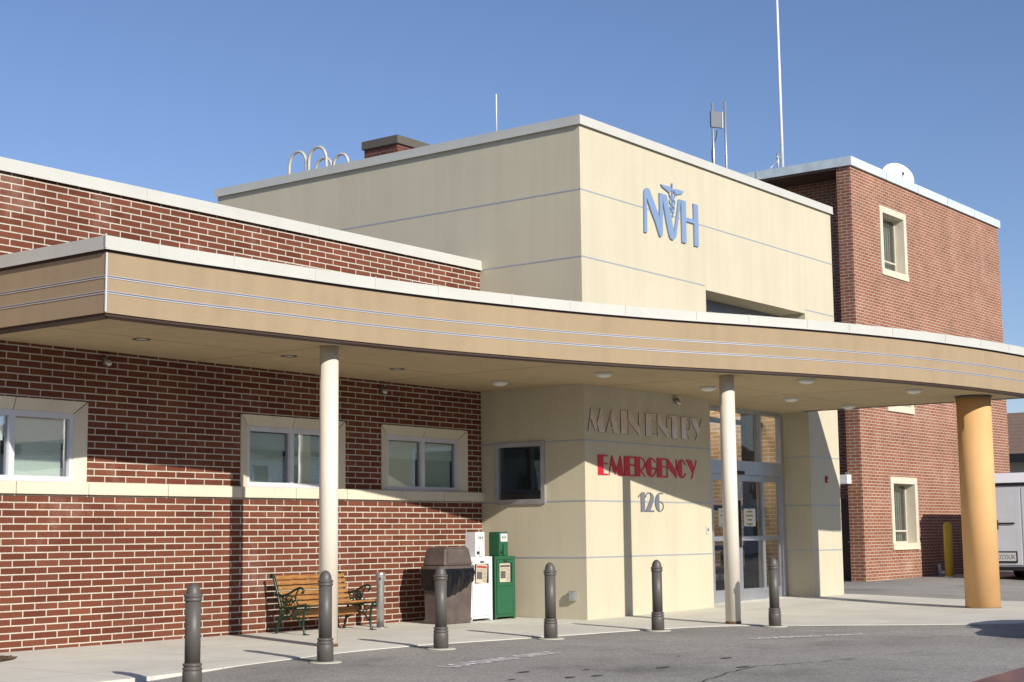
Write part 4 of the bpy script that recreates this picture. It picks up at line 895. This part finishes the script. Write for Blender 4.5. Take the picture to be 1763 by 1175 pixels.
# ------------------------------------------------------------------ cars at the edge of the picture, houses across the street (seen in the glass)
def car(label, paint, loc, rz, mirrors=True, hood=None):
    t = thing('parked_car', label, 'car', loc, rz); L = 4.5; hw = .88
    low = [(0.05,.34),(.02,.55),(.10,.72),(.55,.85),(1.25,.93),(1.5,.95),(3.6,.98),(4.2,.96),(4.42,.86),(4.48,.60),(4.42,.34)]
    if hood: low[:6] = hood
    def slab(mb, prof, f, inset=0):
        n = len(prof); rings = []
        for s in (-1, -.93, 0, .93, 1):
            k = 1 if abs(s) < .95 else .985
            rings.append([mb.bm.verts.new((L/2+(x-L/2)*k, s*(f(x, z)), z - (.03 if abs(s) == 1 and z > .8 else 0) + (.018*(1-s*s) if z > .8 else 0))) for x, z in prof])
        for a, b in zip(rings, rings[1:]):
            for i in range(n): fc = mb.bm.faces.new((a[i], a[(i+1)%n], b[(i+1)%n], b[i]))
        mb.bm.faces.new(rings[0]); mb.bm.faces.new(rings[-1])
    mb = MB(); slab(mb, low, lambda x, z: hw*(1 - .10*max(0, (.9-x)/.9)**2 - .08*max(0, (x-3.7)/.8)**2)); mb.build('body', paint, t)
    cab = [(1.35+.3*bool(hood),.955),(2.05,1.40),(2.4,1.45),(3.1,1.44),(3.55,1.36),(4.1,.985)]
    mb = MB(); slab(mb, cab, lambda x, z: hw - .03 - .26*max(0, (z-.95)/.5)); mb.build('roof', paint, t)
    mb = MB()
    wx = 1.40 + .3*bool(hood)
    mb.quad((wx,-.66,1.0),(wx,.66,1.0),(2.02,.56,1.395),(2.02,-.56,1.395)); mb.quad((4.06,.66,1.03),(4.06,-.66,1.03),(3.58,-.56,1.365),(3.58,.56,1.365))
    bmesh.ops.translate(mb.bm, verts=mb.bm.verts[:], vec=(0,0,.016)); mb.build('windscreen', 'glass_dark', t)
    for s in (-1, 1):
        mb = MB()
        for p in ([(1.72,1.0),(2.12,1.34),(2.62,1.37),(2.62,1.01)], [(2.72,1.01),(2.72,1.37),(3.12,1.36),(3.50,1.28),(3.78,1.03)]):
            mb.bm.faces.new([mb.bm.verts.new((x, s*(hw-.03-.26*max(0,(z-.95)/.5)+.008), z)) for x, z in p])
        mb.build('side_window', 'glass_dark', t)
        for x in (.85, 3.65):
            o = MB().lathe([(.16,-.10),(.30,-.11),(.325,-.07),(.325,.07),(.30,.11),(.16,.10)], n=28).build('wheel', 'black', t, at=(x, s*(hw-.09), .325)); o.rotation_euler = (math.pi/2,0,0)
            r = MB().lathe([(.205,-.07),(.205,.095),(.05,.10),(.02,.09)], n=24).build('rim', 'steel', o); r.scale = (1,1,-s)
        MB().box((-.02,s*.50-.14,.58), (.10,s*.50+.14,.70), .02).build('headlight', 'lens', t); MB().box((4.40,s*.55-.14,.66), (4.485,s*.55+.14,.80), .02).build('tail_light', 'red', t)
        if mirrors: MB().box((1.65,s*(hw+.02),.98), (1.78,s*(hw+.15),1.08), .02).build('mirror', paint, t)
    mb = MB(); mb.box((-.05,-.8,.34), (.06,.8,.52), .03); mb.box((4.42,-.8,.36), (4.54,.8,.56), .03); mb.build('bumper', 'bollard', t)
    return t
car('dark red car in the foreground, its hood edge at the bottom right corner', 'maroon', (5.1, 1.36, 0), 0, False, [(.05,.34),(.02,.60),(.08,.82),(.22,.905),(.6,.945),(1.62,.965)])
car('silver car parked at the right whose shadow crosses the asphalt', 'silver', (22.1, 6.25, 0), 0)
def street_house(loc, label, sx, h):
    t = house('house', label, loc, sx, 9, h, h+3.0, .5, 'siding', 'house_roof', 'x')
    for k in range(int(sx//3)):
        for z in (1.0, 3.9):
            if z+1.4 > h: continue
            w = MB().box((1.1+k*3, 9.0, z), (2.4+k*3, 9.06, z+1.5)).build('window', 'white_enamel', t); MB().box((1.2+k*3, 9.061, z+.1), (2.3+k*3, 9.07, z+1.4)).build('pane', 'dark_frame', w)
street_house((-34, -31, 0), 'wide white sided house across the street, left of the camera', 26, 6.6)
street_house((-4, -30, 0), 'white sided house across the street straight behind the camera', 24, 7.0)
street_house((24, -30, 0), 'white sided house across the street mirrored in the left window', 16, 5.6)
street_house((46, -32, 0), 'long white sided house across the street mirrored in the middle windows', 30, 6.2)
street_house((80, -33, 0), 'tall white sided house across the street mirrored in the doors', 28, 7.0)
